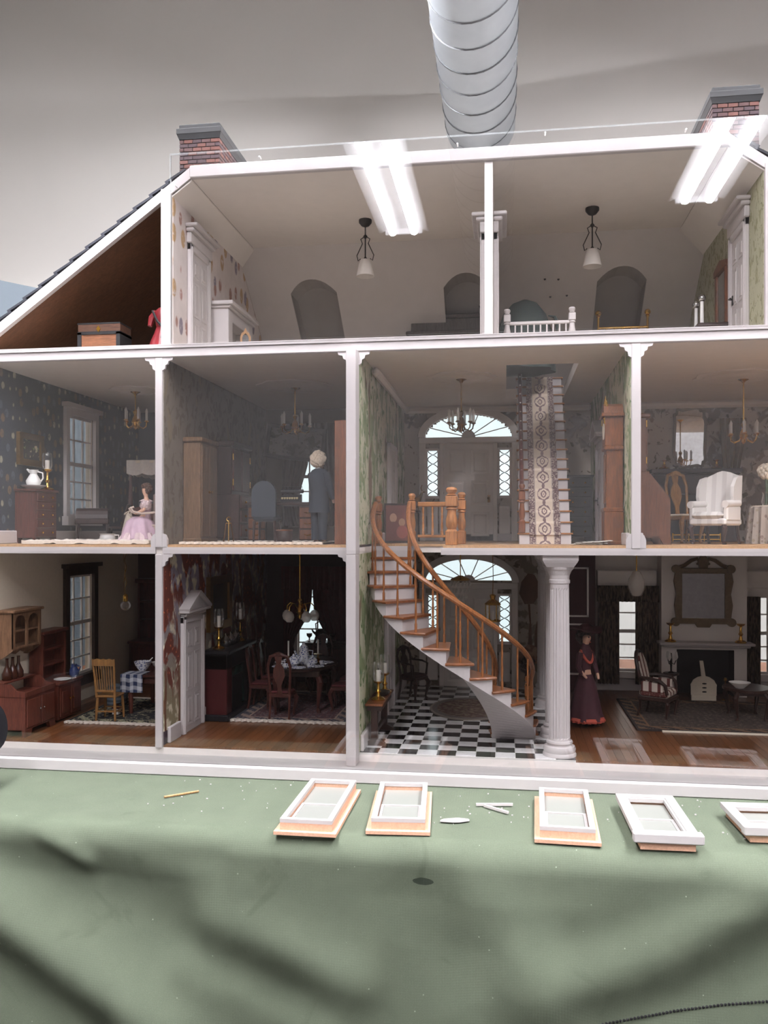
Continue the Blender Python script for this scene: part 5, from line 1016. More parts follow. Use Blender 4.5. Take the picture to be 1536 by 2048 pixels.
for s in (-1,1): P(chest_m, 'pilaster', DARKW, B().bbox(s*4.4, s*7, -2, 2, 0, 11.2, .1))
P(chest_m, 'frieze', DARKW, B().bbox(-7, 7, -2, 2, 8.4, 11.8, .1)); P(chest_m, 'shelf', DARKW, B().bbox(-7.7, 7.7, -2.8, 2.1, 12.1, 12.8, .12).bbox(-7.3, 7.3, -2.4, 2, 11.7, 12.15, .12)); P(chest_m, 'firebox', BLACKM, B().box(-4.4, 4.4, .5, 1.8, 0, 8.4)); P(chest_m, 'fender', BRASS, B().box(-4, 4, -2.6, -2.4, .3, .5).box(-4, 4, -2.6, -2.4, 1.1, 1.3))
for x in (-4, -1.3, 1.3, 4): P(chest_m, 'fender_post', BRASS, B().cyl((x,-2.5,0),(x,-2.5,1.5),.12))
candlestick('brass chamberstick on the dark shelf, end nearest the secretary', (28.0, 46.5, Z1+12.8), 1.6, 0, False, BRASS, 'chambersticks on the dark shelf'); candlestick('brass chamberstick on the dark shelf, end nearest the gold curtain', (36.9, 46.5, Z1+12.8), 1.6, 0, False, BRASS, 'chambersticks on the dark shelf')
t = T('scalloped_mirror', 'tall mirror with scalloped gilt frame above the dark fireplace', 'mirror', (33.0, YB-.15, 45.9)); n = 48
def sc_(k, j): a = 2*PI*j/n; c, s = math.cos(a), math.sin(a); q = (abs(c)**.35*(1 if c > 0 else -1), abs(s)**.35*(1 if s > 0 else -1)); w = 1+.04*math.sin(10*a); return (q[0]*(2.9-k)*w, q[1]*(5.4-k)*w)
fb = B()
for j in range(n): fb.prism([sc_(0,j), sc_(0,j+1), sc_(.45,j+1), sc_(.45,j)], 'y', -.5, 0)
P(t, 'frame', flat('muted_gilt', '#6E6252', .5, .3), fb); P(t, 'mirror_glass', MIRROR, B().prism([sc_(.42,j) for j in range(n)], 'y', -.25, -.15))
# wing chair
t = T('wing_chair', 'white striped wing armchair on dark cabriole legs', 'armchair', (29.2, 14.5, Z1), -40)
m = Mat('white_striped_damask', .75); WCH = m.out(m.mix((m.x*4.2).sin().gt(.2), H('#D9D4CF'), H('#C8C2BE')))
P(t, 'seat_base', WCH, B().bbox(-2.7, 2.7, -2.5, 2.4, 2.6, 3.6, .25)); P(t, 'cushion', WCH, B().bbox(-2.3, 2.3, -2.8, 1.8, 3.5, 4.5, .45), True)
bp = [(-2.4,3.2),(-2.5,8.6),(-2.2,9.6),(-1.4,9.9),(-.7,10.2),(0,10.35),(.7,10.2),(1.4,9.9),(2.2,9.6),(2.5,8.6),(2.4,3.2)]
P(t, 'backrest', WCH, B().loft([[(x*k, y+(z-3)*.09, z) for x, z in bp] for k, y in ((.94,1.35),(1,1.6),(1,2.1),(.96,2.3))]))
for s in (-1,1):
    P(t, 'wing', WCH, B().loft([[(s*xx_, y+(z-3)*.07, z) for y, z in ((1.9,5.6),(-.2,5.7),(-.55,6.6),(-.5,8.0),(.3,9.2),(1.9,9.6))] for xx_ in (2.25,2.4,2.65,2.75)])); P(t, 'arm', WCH, B().bbox(s*2.1, s*2.85, -2.2, 1.8, 3.2, 5.3, .2)); P(t, 'arm_roll', WCH, B().cyl((s*2.5,-2.35,5.5),(s*2.5,1.6,5.7),.52,.52,14), True)
    P(t, 'leg', DARKW, B().tube([(x+s*2.2, y-2.0, z) for x,y,z in cab(2.7,(s,-1),.7)], [.34,.38,.24,.16,.3], 8), True); P(t, 'leg', DARKW, B().tube([(s*2.2,2,2.7),(s*2.2,2.1,1.3),(s*2.25,2.6,0)], [.26,.22,.2], 7), True)
qa_chair('golden wood chair with vase-shaped splat behind the wing chair', (27.2, 25, Z1), 25, wood('golden_wood','#8A6030'), CREAM, 3.8, 3.6, 4.2, 6.6, name='side_chair')
chandelier('brass chandelier with curled arms in the upper sitting room', 36.0, 26, 52.5, 10.2, 2.1, 6, 'candle', BRASS); medallion(34.6, 25, 52.5, 6)
OCH = flat('ochre_drape', '#6E5A3A', .9, 0, .2)
TM('window_drape', 'ochre drape gathered at the back wall of the upper sitting room', 'curtain', OCH, drape(B(), 37.6, 42.0, Z1+2, 49, 47, 5, .35, (37, 38.4, 40.6)))
t = T('skirted_table', 'round table under a ruffled floral skirt by the ochre drape', 'table', (37.6, 20, Z1)); P(t, 'skirt', spots('faded_floral_cloth', '#A3968A', ['#7E6E66','#8A7E6A'], 1.4, .4), ruffle([(2.2,5.4),(2.3,5.2),(2.35,3.8),(2.6,0)], 56, 14, .2), True); P(t, 'top', CREAM, B().lathe([(2.2,5.35),(2.2,5.5),(.02,5.52)], 24))
t = T('flower_vase', 'glass vase of white blossoms on tall green stems', 'plant', (37.4, 19.6, Z1+5.5)); P(t, 'vase', CLEAR, B().lathe([(.5,0),(.7,.6),(.45,1.6),(.6,2.0)], 12), True); P(t, 'stem', LEAFG, B().tube([(0,0,.2),(.1,0,2.5),(0,0,4.4)], .2, 6), True); P(t, 'blossoms', CREAM, curls((0,0,5.0), .9, 40, .32, 11))
# ---------------------------------------------------------------- kitchen
KW = wood('kitchen_pine', '#7A5A42', 'z')
t = T('wall_shelf', 'hanging wall shelf with two arches and scrolled bottom above the bottles', 'shelf', (-70.65, 6, 10.6), 90)
P(t, 'side_panel', KW, B().prism([(-1.35,1.4),(-1.35,6.8),(1.3,6.8),(1.3,0),(.7,0),(-.3,.6)], 'x', -3.65, -3.35)); P(t, 'side_panel', KW, B().prism([(-1.35,1.4),(-1.35,6.8),(1.3,6.8),(1.3,0),(.7,0),(-.3,.6)], 'x', 3.35, 3.65)); P(t, 'top_board', KW, B().bbox(-4, 4, -1.7, 1.3, 6.7, 7.1, .08)); P(t, 'shelf_board', KW, B().box(-3.4, 3.4, -1.2, 1.2, 3.9, 4.15)); P(t, 'bottom_board', KW, B().box(-3.4, 3.4, -1.3, 1.2, 1.5, 1.8)); P(t, 'back_board', KW, B().box(-3.4, 3.4, 1.0, 1.25, .6, 6.8))
fa = B()
for cx in (-1.7, 1.7):
    for i in range(10):
        a, b_ = cx-1.45+2.9*i/10, cx-1.45+2.9*(i+1)/10; h = lambda x: 5.2+1.1*math.sqrt(max(0,1-((x-cx)/1.45)**2)); fa.add([(a,-1.35,h(a)),(b_,-1.35,h(b_)),(b_,-1.35,6.8),(a,-1.35,6.8),(a,-1.15,h(a)),(b_,-1.15,h(b_)),(b_,-1.15,6.8),(a,-1.15,6.8)], [(0,1,2,3),(7,6,5,4),(0,4,5,1),(2,6,7,3)])
P(t, 'arched_front', KW, fa); P(t, 'front_stile', KW, B().box(-.25,.25,-1.35,-1.1,1.6,6.8)); P(t, 'front_stile', KW, B().box(-3.65,-3.15,-1.38,-1.1,1.6,6.8)); P(t, 'front_stile', KW, B().box(3.15,3.65,-1.38,-1.1,1.6,6.8)); P(t, 'apron', KW, B().prism([(-3.4,1.5),(3.4,1.5),(3.4,.5),(2.6,.9),(1.2,.55),(0,.95),(-1.2,.55),(-2.6,.9),(-3.4,.5)], 'y', -.2, 0))
t = T('dry_sink', 'red-brown dry sink cabinet at the corner of the kitchen', 'cabinet', (-69.3, 5.2, 0), 90)
P(t, 'body', REDW, B().bbox(-4, 4, -2.5, 2.4, .9, 5.6, .08)); P(t, 'tray_side', REDW, B().prism([(-2.6,5.6),(-2.6,6.3),(-1.2,6.5),(-.2,7.4),(2.4,7.4),(2.4,5.6)], 'x', -4.05, -3.75)); P(t, 'tray_side', REDW, B().prism([(-2.6,5.6),(-2.6,6.3),(-1.2,6.5),(-.2,7.4),(2.4,7.4),(2.4,5.6)], 'x', 3.75, 4.05)); P(t, 'tray_front', REDW, B().box(-3.8, 3.8, -2.65, -2.35, 5.6, 6.3)); P(t, 'back_shelf', REDW, B().bbox(-4.1, 4.1, .6, 2.5, 7.3, 7.6, .06))
for s in (-1,1): d_ = P(t, 'door', REDW, B().bbox(s*.1, s*3.7, -2.68, -2.5, 1.2, 5.2, .1)); P(d_, 'knob', SILVER, B().ball((s*.5,-2.8,3.4),.17,7)); P(t, 'foot', REDW, B().prism([(s*4,0),(s*2.6,0),(s*2.2,.95),(s*4,.95)], 'y', -2.55, -2)); P(t, 'foot', REDW, B().prism([(s*4,0),(s*2.6,0),(s*2.2,.95),(s*4,.95)], 'y', 1.8, 2.4))
BOT = flat('brown_bottle_glass', '#3A1A0E', .12)
for i in range(3): TM('glass_bottle', 'brown glass bottle on the dry sink, %s of three' % ('first from the front edge','middle one','nearest the hutch')[i], 'bottle', BOT, B().lathe([(.6,0),(.72,.15),(.72,.9),(.5,1.4),(.22,2.1),(.2,3.0),(.28,3.1),(.15,3.15)], 14), (-70.8, 3.2+1.45*i, 7.6), 0, 'bottles on the dry sink', True)
t = T('kitchen_hutch', 'red-brown open hutch with shelves between dry sink and window', 'hutch', (-69.4, 14, 0), 90)
P(t, 'lower_case', REDW, B().bbox(-3.5, 3.5, -2.4, 2.3, .3, 5.6, .08)); P(t, 'counter', REDW, B().bbox(-3.7, 3.7, -2.7, 2.4, 5.6, 6.0, .08)); P(t, 'upright', REDW, B().box(-3.5, -3.15, .1, 2.3, 6, 13.2)); P(t, 'upright', REDW, B().box(3.15, 3.5, .1, 2.3, 6, 13.2)); P(t, 'back_board', REDW, B().box(-3.2, 3.2, 2.0, 2.3, 6, 13.2)); P(t, 'cornice', REDW, B().bbox(-3.8, 3.8, -.2, 2.4, 13.2, 13.7, .1))
for z in (8.3, 10.7): P(t, 'shelf', REDW, B().box(-3.2, 3.2, .2, 2.1, z, z+.25))
for s in (-1,1): d_ = P(t, 'door', REDW, B().bbox(s*.15, s*3.2, -2.6, -2.4, .7, 5.2, .12)); P(d_, 'knob', BRASS, B().ball((s*.45,-2.75,3.2),.16,7)); P(d_, 'panel', REDW, B().bbox(s*.7, s*2.7, -2.72, -2.58, 1.3, 4.6, .1))
COB = flat('cobalt_glaze', '#2C3A66', .2, 0, .2)
vessel('blue_jug', 'cobalt blue jug on the hutch counter by the window', 'jug', (-67.6, 16.4, 6.0), [(.5,0),(.75,.4),(.7,1.1),(.4,1.6),(.5,2.0),(.4,2.0)], COB, [(.45,0,1.8),(1.1,0,1.6),(.75,0,.8)])
plate('white platter lying on the hutch counter', (-67.9, 13.4, 6.0), 1.3, PORC)
t = T('bare_bulb', 'bare glass bulb on a twisted brass cord above the kitchen table', 'lamp', (-61.6, 22, 25.95)); P(t, 'cord', DBRASS, B().tube([(.12*math.sin(i*.7), .12*math.cos(i*.7), -i*.27) for i in range(28)], .07, 5), True); P(t, 'cord', DBRASS, B().tube([(-.25-.12*math.sin(i*.35), .1, -i*.27) for i in range(28)], .06, 5), True); P(t, 'socket', BRASS, B().lathe([(.2,-7.2),(.4,-7.5),(.4,-8.3),(.3,-8.5)], 10), True); P(t, 'bulb', CLEAR, B().ball((0,0,-9.1),.85,14), True)
t = T('ceiling_hook', 'brass cup holding the kitchen bulb cord at the ceiling', 'hook', (-61.6, 22, 25.95)); P(t, 'cup', BRASS, B().lathe([(.5,0),(.45,-.25),(.15,-.4)], 10), True)
spindle_chair('golden oak spindle-back chair standing before the kitchen table', (-60.0, 13.2, 0), 180, wood('golden_oak','#8C6438'), 3.3, 3.2, 4.1, 5.6, 7, .2, 1.0)
spindle_chair('dark spindle-back chair behind the kitchen table', (-52.5, 30, 0), 10, DARKW, 3.3, 3.2, 4.1, 5.4, 7, .2, .5)
t = T('kitchen_table', 'dark wooden kitchen table with mixing bowls on it', 'table', (-54.6, 21.5, 0)); P(t, 'table_top', MAHX, B().bbox(-4.6, 4.6, -4.6, 5, 6.0, 6.4, .08)); P(t, 'apron', MAHX, B().box(-4, 4, -4, 4.4, 5, 6))
for sx in (-1,1):
    for sy in (-4, 4.4): P(t, 'leg', REDW, B().tube([(sx*4,sy,5.6),(sx*4,sy,0)], [.45,.32], 8))
m = Mat('blue_gingham', .9); gx = (m.x*5).sin().gt(0); gy = ((m.y+m.z)*5).sin().gt(0); GING = m.out(m.mix((gx+gy)*.5, H('#C4C6CE'), H('#2E3A5A')))
TM('gingham_cloth', 'blue and white checked cloth hanging over the table corner', 'cloth', GING, B().slabgrid(lambda u, v: (-59.6+3.4*u if v < 2 else 0, 16.7-.15+.5*v*(1-abs(v-.5)*0), 6.45-max(0,(v-.45))*0) if False else ((-60.0+3.6*u, 20.0-3.2*min(1,v/.55), 6.44) if v <= .55 else (-60.0+3.6*u+.12*math.sin(u*9), 16.75-.12*math.sin(u*12), 6.44-(v-.55)*6.2)), 24, 20, (0,-.06,.05)))
vessel('mixing_bowl', 'white mixing bowl with blue band on the kitchen table', 'bowl', (-58.0, 20.6, 6.5), [(.6,0),(.7,.15),(1.2,.9),(1.4,1.5),(1.3,1.5),(.7,.3)], BLUEW); vessel('mixing_bowl', 'smaller white bowl behind the blue-banded bowl', 'bowl', (-56.0, 23.2, 6.45), [(.6,0),(.7,.1),(1.3,.6),(1.6,1.1),(1.5,1.1),(.7,.25)], PORC)
TM('wooden_spoon', 'pale spoon sticking up from the mixing bowl', 'spoon', PORC, B().tube([(-57.7,20.6,7.3),(-56.4,20.8,8.6)], [.08,.08], 5).ball((-57.75,20.6,7.2),.22,6))
KR = persian('kitchen_rug_pattern', 16.5, 18, '#2A2A2E','#1E2024','#B8AC8C','#8A8A74', .8)
rug('kitchen_rug', 'dark floral kitchen rug with white fringed edge', KR, (-57.6, 20, .0), 16.8, 18, FUR, 0, False, .22)
t = T('kitchen_dresser', 'wide dark red dresser along the back of the kitchen', 'dresser', (-59.5, 46.5, 0)); RD = wood('dark_red_wood', '#4E1E1C')
P(t, 'lower_case', RD, B().bbox(-11.5, 11.5, -2.8, 3, 0, 7.6, .1)); P(t, 'counter', RD, B().bbox(-11.8, 11.8, -3.1, 3, 7.6, 8.1, .1)); P(t, 'back_board', RD, B().box(-11.3, 11.3, 2.5, 3, 8, 19)); P(t, 'cornice', RD, B().bbox(-11.8, 11.8, .2, 3, 19, 19.8, .12))
for x in (-11.3, -4, 4, 11): P(t, 'upright', RD, B().box(x, x+.4, .6, 2.6, 8.1, 19))
for z in (11.6, 15.2): P(t, 'shelf', RD, B().box(-11.3, 11.3, .6, 2.6, z, z+.3))
for x in (-8.6,-2.9,2.9,8.6): P(t, 'door', RD, B().bbox(x-2.6, x+2.6, -3, -2.8, .8, 7, .12))
for i, x in enumerate((-57.5,-54.6,-51.6)):
    for j, z in enumerate((8.1, 11.9)): vessel('crock', 'white kitchen crock, %s on the %s of the red dresser' % (('first','second','third')[i], ('counter','middle shelf')[j]), 'crock', (x, 47.6 if j else 46.4, z), [(.7,0),(.85,.2),(.85,1.5),(.7,1.7),(.78,1.95),(.6,1.95)], CREAM, group='crocks on the red dresser')
t = T('striped_tub', 'round blue-grey striped tub standing under the kitchen window', 'tub', (-63.6, 23, 0)); m = Mat('blue_grey_stripes', .8); P(t, 'body', m.out(m.mix((m.z*9).sin().gt(0), H('#39424C'), H('#5C6670'))), B().lathe([(1.5,0),(1.75,1.2),(1.8,2.6),(1.5,3.4),(.3,3.8)], 20), True); P(t, 'handle', IRON, B().tube([(0,-1.5,.6),(1.6,-2.0,1.0),(3.0,-2.4,2.2)], .12, 5))
t = T('toy_house', 'tiny white toy house on the rug under the golden chair', 'toy', (-60.6, 16.6, .25)); P(t, 'walls', PORC, B().box(-.5,.5,-.4,.4,0,.9)); P(t, 'roof', REDC, B().prism([(-.65,.9),(.65,.9),(0,1.5)], 'y', -.5, .5))
# ---------------------------------------------------------------- dining room
MARB = Mat('green_marble', .15); m = MARB; v = m.noise(.7,None,6,3); MARB = m.out(m.mix(v.ramp(.45,.6), H('#0E1A1A'), H('#1E5A52')))
t = T('black_fireplace', 'black and dark-red fireplace with green marble beside the dining door', 'fireplace', (-43.8, 21.5, 0), 90); DRP = flat('dark_red_lacquer', '#3E1416', .3)
P(t, 'side_block', DRP, B().bbox(-6.6, -4, -1.8, 1.9, .9, 10, .1)); P(t, 'side_block', BLACK, B().bbox(4, 6.6, -1.8, 1.9, .9, 10, .1)); P(t, 'plinth', BLACK, B().bbox(-7.1, 7.1, -2.3, 1.9, 0, 1, .15)); P(t, 'lintel', BLACK, B().bbox(-6.6, 6.6, -1.8, 1.9, 7.8, 10.2, .1)); P(t, 'shelf', BLACK, B().bbox(-7.2, 7.2, -2.4, 1.9, 10.2, 10.8, .12)); P(t, 'marble_slip', MARB, B().bbox(-4, 4, -1.2, -.8, .9, 7.8, .05)); P(t, 'firebox', BLACKM, B().box(-2.4, 2.4, -1.32, -1.2, .9, 6.2))
candlestick('brass hurricane candlestick on the black mantel, end nearest the white door', (-43.9, 16.8, 10.8), 3.4, 1.7, True, BRASS, 'hurricane candlesticks on the black mantel'); candlestick('brass hurricane candlestick on the far end of the black mantel', (-43.6, 26.6, 10.8), 3.6, 1.7, True, BRASS, 'hurricane candlesticks on the black mantel')
for i, y in enumerate((19.3, 21.8, 24.2)): vessel('silver_pot', ['silver teapot on the black mantel next to the first candlestick','round silver kettle in the middle of the black mantel','small silver creamer near the far candlestick'][i], 'pot', (-43.7, y, 10.8), [(.5,0),(.85,.4),(.9,1.0),(.5,1.5),(.3,1.7)], SILVER, [(.7,0,1.3),(1.3,0,1.3),(1.2,0,.5),(.8,0,.4)], [(-.8,0,.7),(-1.2,0,1.1),(-1.5,0,1.6)], [(.45,1.5),(.2,1.8),(.12,2.1)], rz=70+30*i)
panel_frame('overmantel_mirror', 'gilt-framed mirror over the black dining fireplace', 'mirror', (-45.78, 21.6, 17.6), 90, 10.5, 8.6, 1.3, GOLD, BLACK, .7, inner='mirror_glass')
t = T('dining_table', 'dark mahogany dining table laid with china', 'table', (-32.6, 27.5, 0)); P(t, 'table_top', DARKW, B().lathe([(1,6.9),(1.03,7.05),(1.03,7.25),(1,7.35),(.02,7.36)], 40, (0,0,0), 5.0, 8.0)); P(t, 'apron', DARKW, B().bbox(-3.6, 3.6, -6, 6, 5.9, 6.9, .1))
for sx in (-1,1):
    for sy in (-1,1): P(t, 'leg', MAHOG, B().tube([(x+sx*3.2, y+sy*5.4, z) for x,y,z in cab(6.2,(sx,sy),1.0)], [.5,.55,.36,.22,.42], 8), True)
DCL = [('mahogany dining chair with its carved back to the viewer', (-34.2, 18.4, 0), 180), ('mahogany dining chair on the fireplace side, nearer one', (-39.4, 25, 0), 90), ('mahogany dining chair on the fireplace side, farther one', (-39.4, 31.5, 0), 90), ('mahogany dining chair on the post side, nearer one', (-26.0, 25, 0), -90), ('mahogany dining chair on the post side, farther one', (-26.0, 31.5, 0), -90), ('mahogany dining chair at the far end by the drapes', (-32.4, 37.8, 0), 0)]
ch0 = qa_chair(DCL[0][0], DCL[0][1], DCL[0][2], MAHOG, REDC, 3.6, 3.4, 4.2, 6.0, 'mahogany dining chairs')
for l, p, r in DCL[1:]: dup(ch0, p, r, l, 'mahogany dining chairs')
vessel('coffee_pot', 'tall blue and white coffee pot in the middle of the dining table', 'coffee pot', (-32.5, 25.5, 7.36), [(.8,0),(1.0,.3),(.95,1.4),(.7,2.3),(.75,2.6),(.6,2.7)], BLUEW, [(.75,0,2.2),(1.5,0,2.1),(1.4,0,.8),(.95,0,.7)], [(-.9,0,1.0),(-1.3,0,1.6),(-1.6,0,2.3)], [(.7,2.65),(.6,2.9),(.2,3.3),(.25,3.5),(.05,3.7)], rz=30)
vessel('tea_pot', 'squat blue and white teapot in front of the coffee pot', 'teapot', (-33.6, 23.0, 7.36), [(.6,0),(1.0,.5),(.95,1.1),(.5,1.5)], BLUEW, [(.9,0,1.2),(1.5,0,1.1),(1.3,0,.4),(.9,0,.4)], [(-.9,0,.6),(-1.3,0,1.0),(-1.5,0,1.5)], [(.5,1.45),(.2,1.75),(.1,2.0)], rz=200)
vessel('sugar_bowl', 'blue and white lidded sugar bowl beside the coffee pot', 'bowl', (-30.8, 24.6, 7.36), [(.5,0),(.8,.4),(.75,.9),(.4,1.2)], BLUEW, lid=[(.4,1.15),(.15,1.4),(.1,1.6)])
for i, (x, y) in enumerate(((-35.6,21.6),(-32.2,20.9),(-29.6,22.6),(-28.9,27),(-36.4,26.2))): plate('blue and white dinner plate at the %s place of the dining table' % ('front left','front','near post','far post','fireplace')[i], (x, y, 7.36), 1.15, BLUEW, 'dinner plates')
for i, (x, y) in enumerate(((-34.4,20.9),(-30.8,22.0),(-36.2,23.8),(-29.3,24.8))): cup('blue and white teacup %s' % ('beside the front plates','right of the teapot','at the fireplace side','at the post side of the table')[i], (x, y, 7.36), .5, .7, BLUEW, 'teacups')
for i, (x, y) in enumerate(((-34.9,24.8),(-30.6,27.6))): candlestick('slim brass taper holder with tall white candle, %s the coffee pot' % ('left of','behind'[:6]+' and right of')[i], (x, y, 7.36), 1.4, 2.4, False, BRASS, 'table tapers', .14)
t = T('sideboard', 'dark sideboard under the red-draped dining window', 'sideboard', (-32, 46.8, 0)); P(t, 'body', DARKW, B().bbox(-5, 5, -2, 2.2, 1.5, 7.8, .1)); P(t, 'top', DARKW, B().bbox(-5.4, 5.4, -2.4, 2.3, 7.8, 8.3, .1))
for s in (-1,1): P(t, 'door', MAHOG, B().bbox(s*.2, s*4.6, -2.2, -2, 2, 7.2, .12)); P(t, 'leg', DARKW, B().cyl((s*4.6,-1.6,0),(s*4.6,-1.6,1.6),.3)); P(t, 'leg', DARKW, B().cyl((s*4.6,1.8,0),(s*4.6,1.8,1.6),.3))
t = vessel('spirit_kettle', 'dark kettle with high handle on the dining sideboard', 'kettle', (-34.3, 46.2, 8.3), [(.6,0),(.5,.6),(1.0,1.2),(1.05,1.8),(.5,2.4)], IRON, [(-.8,0,2.0),(-.9,0,3.4),(0,0,3.9),(.9,0,3.4),(.8,0,2.0)], [(-.9,0,1.5),(-1.4,0,1.9),(-1.6,0,2.3)])
for i, (x, z) in enumerate(((-36.4,'left'),(-32.0,'right'))): vessel('silver_goblet', 'small dark goblet %s of the kettle' % z, 'goblet', (x, 46.2, 8.3), [(.5,0),(.12,.2),(.12,.7),(.5,1.1),(.55,1.6),(.45,1.6)], SILVER, group='sideboard goblets')
for i, (a, b_, pa, pb) in enumerate(((-41.8, -36.2, -41.8, -39.9), (-36.2, -29.2, -33.0, -29.2))):
    TM('window_drape', 'crimson drape on the %s side of the dining window' % ('fireplace', 'post')[i], 'curtain', REDC, drape(B(), a, b_, 2, 19, 47.8, 6, .35, (7, pa, pb)), group='crimson dining drapes')
TM('pelmet', 'crimson valance across the top of the dining drapes', 'valance', REDC, drape(B(), -42, -29, 18.0, 22.4, 46.9, 12, .3))
chandelier('brass chandelier with frosted globe shades over the dining table', -32.3, 22, 26, 11.0, 2.3, 5, 'globe', BRASS)
rug('dining_rug', 'rose and grey patterned rug under the dining table', persian('dining_rug_pattern', 17.5, 23, '#5A3A3E','#3A3A44','#8A7A78','#9C8478'), (-32.6, 27.2, .0), 17.8, 23, FUR, 0, False, .25)
# ---------------------------------------------------------------- ground-floor hall
t = T('console_table', 'dark narrow console table against the green hall wall', 'table', (-17.5, 8.6, 0), 90)
P(t, 'table_top', BROWN, B().bbox(-5.6, 5.6, -1.25, 1.2, 5.4, 5.75, .08)); P(t, 'apron', DARKW, B().box(-5, 5, -1, 1, 4.7, 5.4))
for x in (-4.6, 4.6):
    P(t, 'leg', DARKW, B().bbox(x-.4, x+.4, -.45, .45, .7, 4.9, .08)); P(t, 'trestle_foot', DARKW, B().prism([(-1.5,0),(1.5,0),(1.4,.35),(.5,.8),(-.5,.8),(-1.4,.35)], 'x', x-.4, x+.4))
P(t, 'stretcher', DARKW, B().box(-4.6, 4.6, -.2, .2, 1.4, 1.9))
candlestick('brass hurricane candlestick on the console table, nearer one', (-17.3, 6.0, 5.75), 2.6, 1.5, True, BRASS, 'hurricane candlesticks on the console'); candlestick('brass hurricane candlestick on the console table, farther one', (-17.2, 11.6, 5.75), 2.8, 1.5, True, BRASS, 'hurricane candlesticks on the console')
vessel('glass_bowl', 'low dark glass bowl between the console candlesticks', 'bowl', (-17.1, 9.0, 5.75), [(.5,0),(.9,.3),(1.1,.7),(1.0,.7),(.5,.15)], lamp_glass('smoked_glass', '#4A4038', .7))
qa_chair('dark upholstered hall chair under the curved staircase', (-15.6, 36, 0), 60, DARKW, flat('brown_velvet', '#3A2622', .9), 3.8, 3.6, 4.2, 4.6, arms=True, name='hall_chair')
OV = Mat('oval_rug_pattern', .95); m = OV; r_ = ((m.x/6.6)**2+(m.y/8.8)**2).sqrt(); n = m.noise(1.2,None,5); c = m.mix(n.ramp(.45,.6), H('#5A443E'), H('#7A685A')); c = m.mix(m.vor(.9)[0].ramp(.35,.25)*.6, c, H('#8E8266')); c = m.mix(r_.gt(.82), c, H('#6E6460')); c = m.mix(r_.gt(.94), c, H('#8A8078'))
rug('oval_rug', 'oval floral rug on the chequered tiles', m.out(c), (-5.6, 29.5, .0), 13.2, 17.6, oval=True)
t = T('hall_lantern', 'small six-sided brass lantern on a cord in the hall', 'lantern', (-1.9, 24, 26)); P(t, 'ceiling_cup', BRASS, B().lathe([(.9,0),(.8,-.4),(.2,-.6)], 12), True); P(t, 'cord', DBRASS, B().tube([(0,0,-.5),(.06,0,-4),(0,0,-7.0)], .06, 5)); P(t, 'cap', BRASS, B().lathe([(.2,-6.8),(.5,-7.0),(.35,-7.6),(1.15,-8.2),(1.3,-8.4),(1.15,-8.5)], 6))
for k in range(6): a = 2*PI*k/6; P(t, 'bar', BRASS, B().cyl((1.1*math.cos(a),1.1*math.sin(a),-8.4),(1.1*math.cos(a),1.1*math.sin(a),-11.0),.08,.08,5))
P(t, 'bottom_ring', BRASS, B().lathe([(1.2,-11.1),(1.25,-10.9),(1.0,-10.8),(.9,-11.0)], 6)); P(t, 'glass', CLEAR, B().lathe([(1.0,-8.5),(1.0,-10.9)], 6)); P(t, 'candle', WAX, B().cyl((0,0,-10.9),(0,0,-9.5),.22))
t = T('crystal_chandelier', 'tiered crystal chandelier with brass ring before the hall door', 'chandelier', (-7.3, 31, 26)); P(t, 'ceiling_cup', BRASS, B().lathe([(.7,0),(.6,-.4),(.15,-.6)], 10), True); P(t, 'rod', BRASS, B().cyl((0,0,-.5),(0,0,-4.6),.08)); P(t, 'brass_ring', BRASS, B().lathe([(.3,-4.3),(1.5,-4.8),(1.7,-5.0),(1.5,-5.1)], 18), True)
for z, r, k in ((-5.6,1.6,14),(-6.7,1.35,12),(-7.8,1.0,10),(-8.8,.6,8)):
    b = B()
    for i in range(k): b.lathe([(.01,-.5),(.2,-.1),(.01,.4)], 5, (r*math.cos(2*PI*i/k), r*math.sin(2*PI*i/k), z))
    P(t, 'crystal_tier', GLASSY, b, kind='stuff')
t = T('plant_stand', 'dark carved plant stand by the far hall columns', 'stand', (4.0, 45, 0)); P(t, 'pedestal', DARKW, B().lathe([(1.2,0),(.5,.5),(.3,2),(.5,3.4),(1.3,3.9),(1.3,4.2)], 12), True); P(t, 'foliage', DARKW, curls((0,0,5.4), 1.1, 22, .35, 4))
# ---------------------------------------------------------------- parlour
t = T('lady_doll', 'standing doll in a dark red gown with coral trim and wide hat', 'doll', (11.9, 20, 0), 40); t.scale = (1.13, 1.13, 1.13); MAR = flat('maroon_gown', '#43222A', .8, 0, .25, 1); COR = flat('coral_trim', '#B05040', .8, 0, .15, 2); HATM = flat('wine_felt', '#3E1A1E', .9)
skinned(t, 'body', [(0,0,6.6),(0,0,8.2),(0,.05,9.8),(0,0,10.6),(0,-.1,11.4),(0,-.1,12.1),(0,-.68,11.5), (1.0,.05,9.5),(1.5,-.2,7.9),(1.4,-.9,6.6),(1.3,-1.1,6.1),(-1.0,.05,9.5),(-1.5,-.2,7.9),(-1.3,-1.0,6.9),(-1.1,-1.4,6.5), (.5,0,5),(.5,0,2.4),(.5,0,.4),(.5,-.7,.2),(-.5,0,5),(-.5,0,2.4),(-.5,0,.4),(-.5,-.7,.2)],
        [(0,1),(1,2),(2,3),(3,4),(4,5),(4,6),(2,7),(7,8),(8,9),(9,10),(2,11),(11,12),(12,13),(13,14),(0,15),(15,16),(16,17),(17,18),(0,19),(19,20),(20,21),(21,22)], [.75,.6,.6,.3,.82,.7,.14,.32,.26,.2,.17,.32,.26,.2,.17,.5,.38,.28,.22,.5,.38,.28,.22], SKIN)
for s in (-1,1): P(t, 'eye', BLACKM, B().ball((s*.26,-.86,11.75),.1,6))
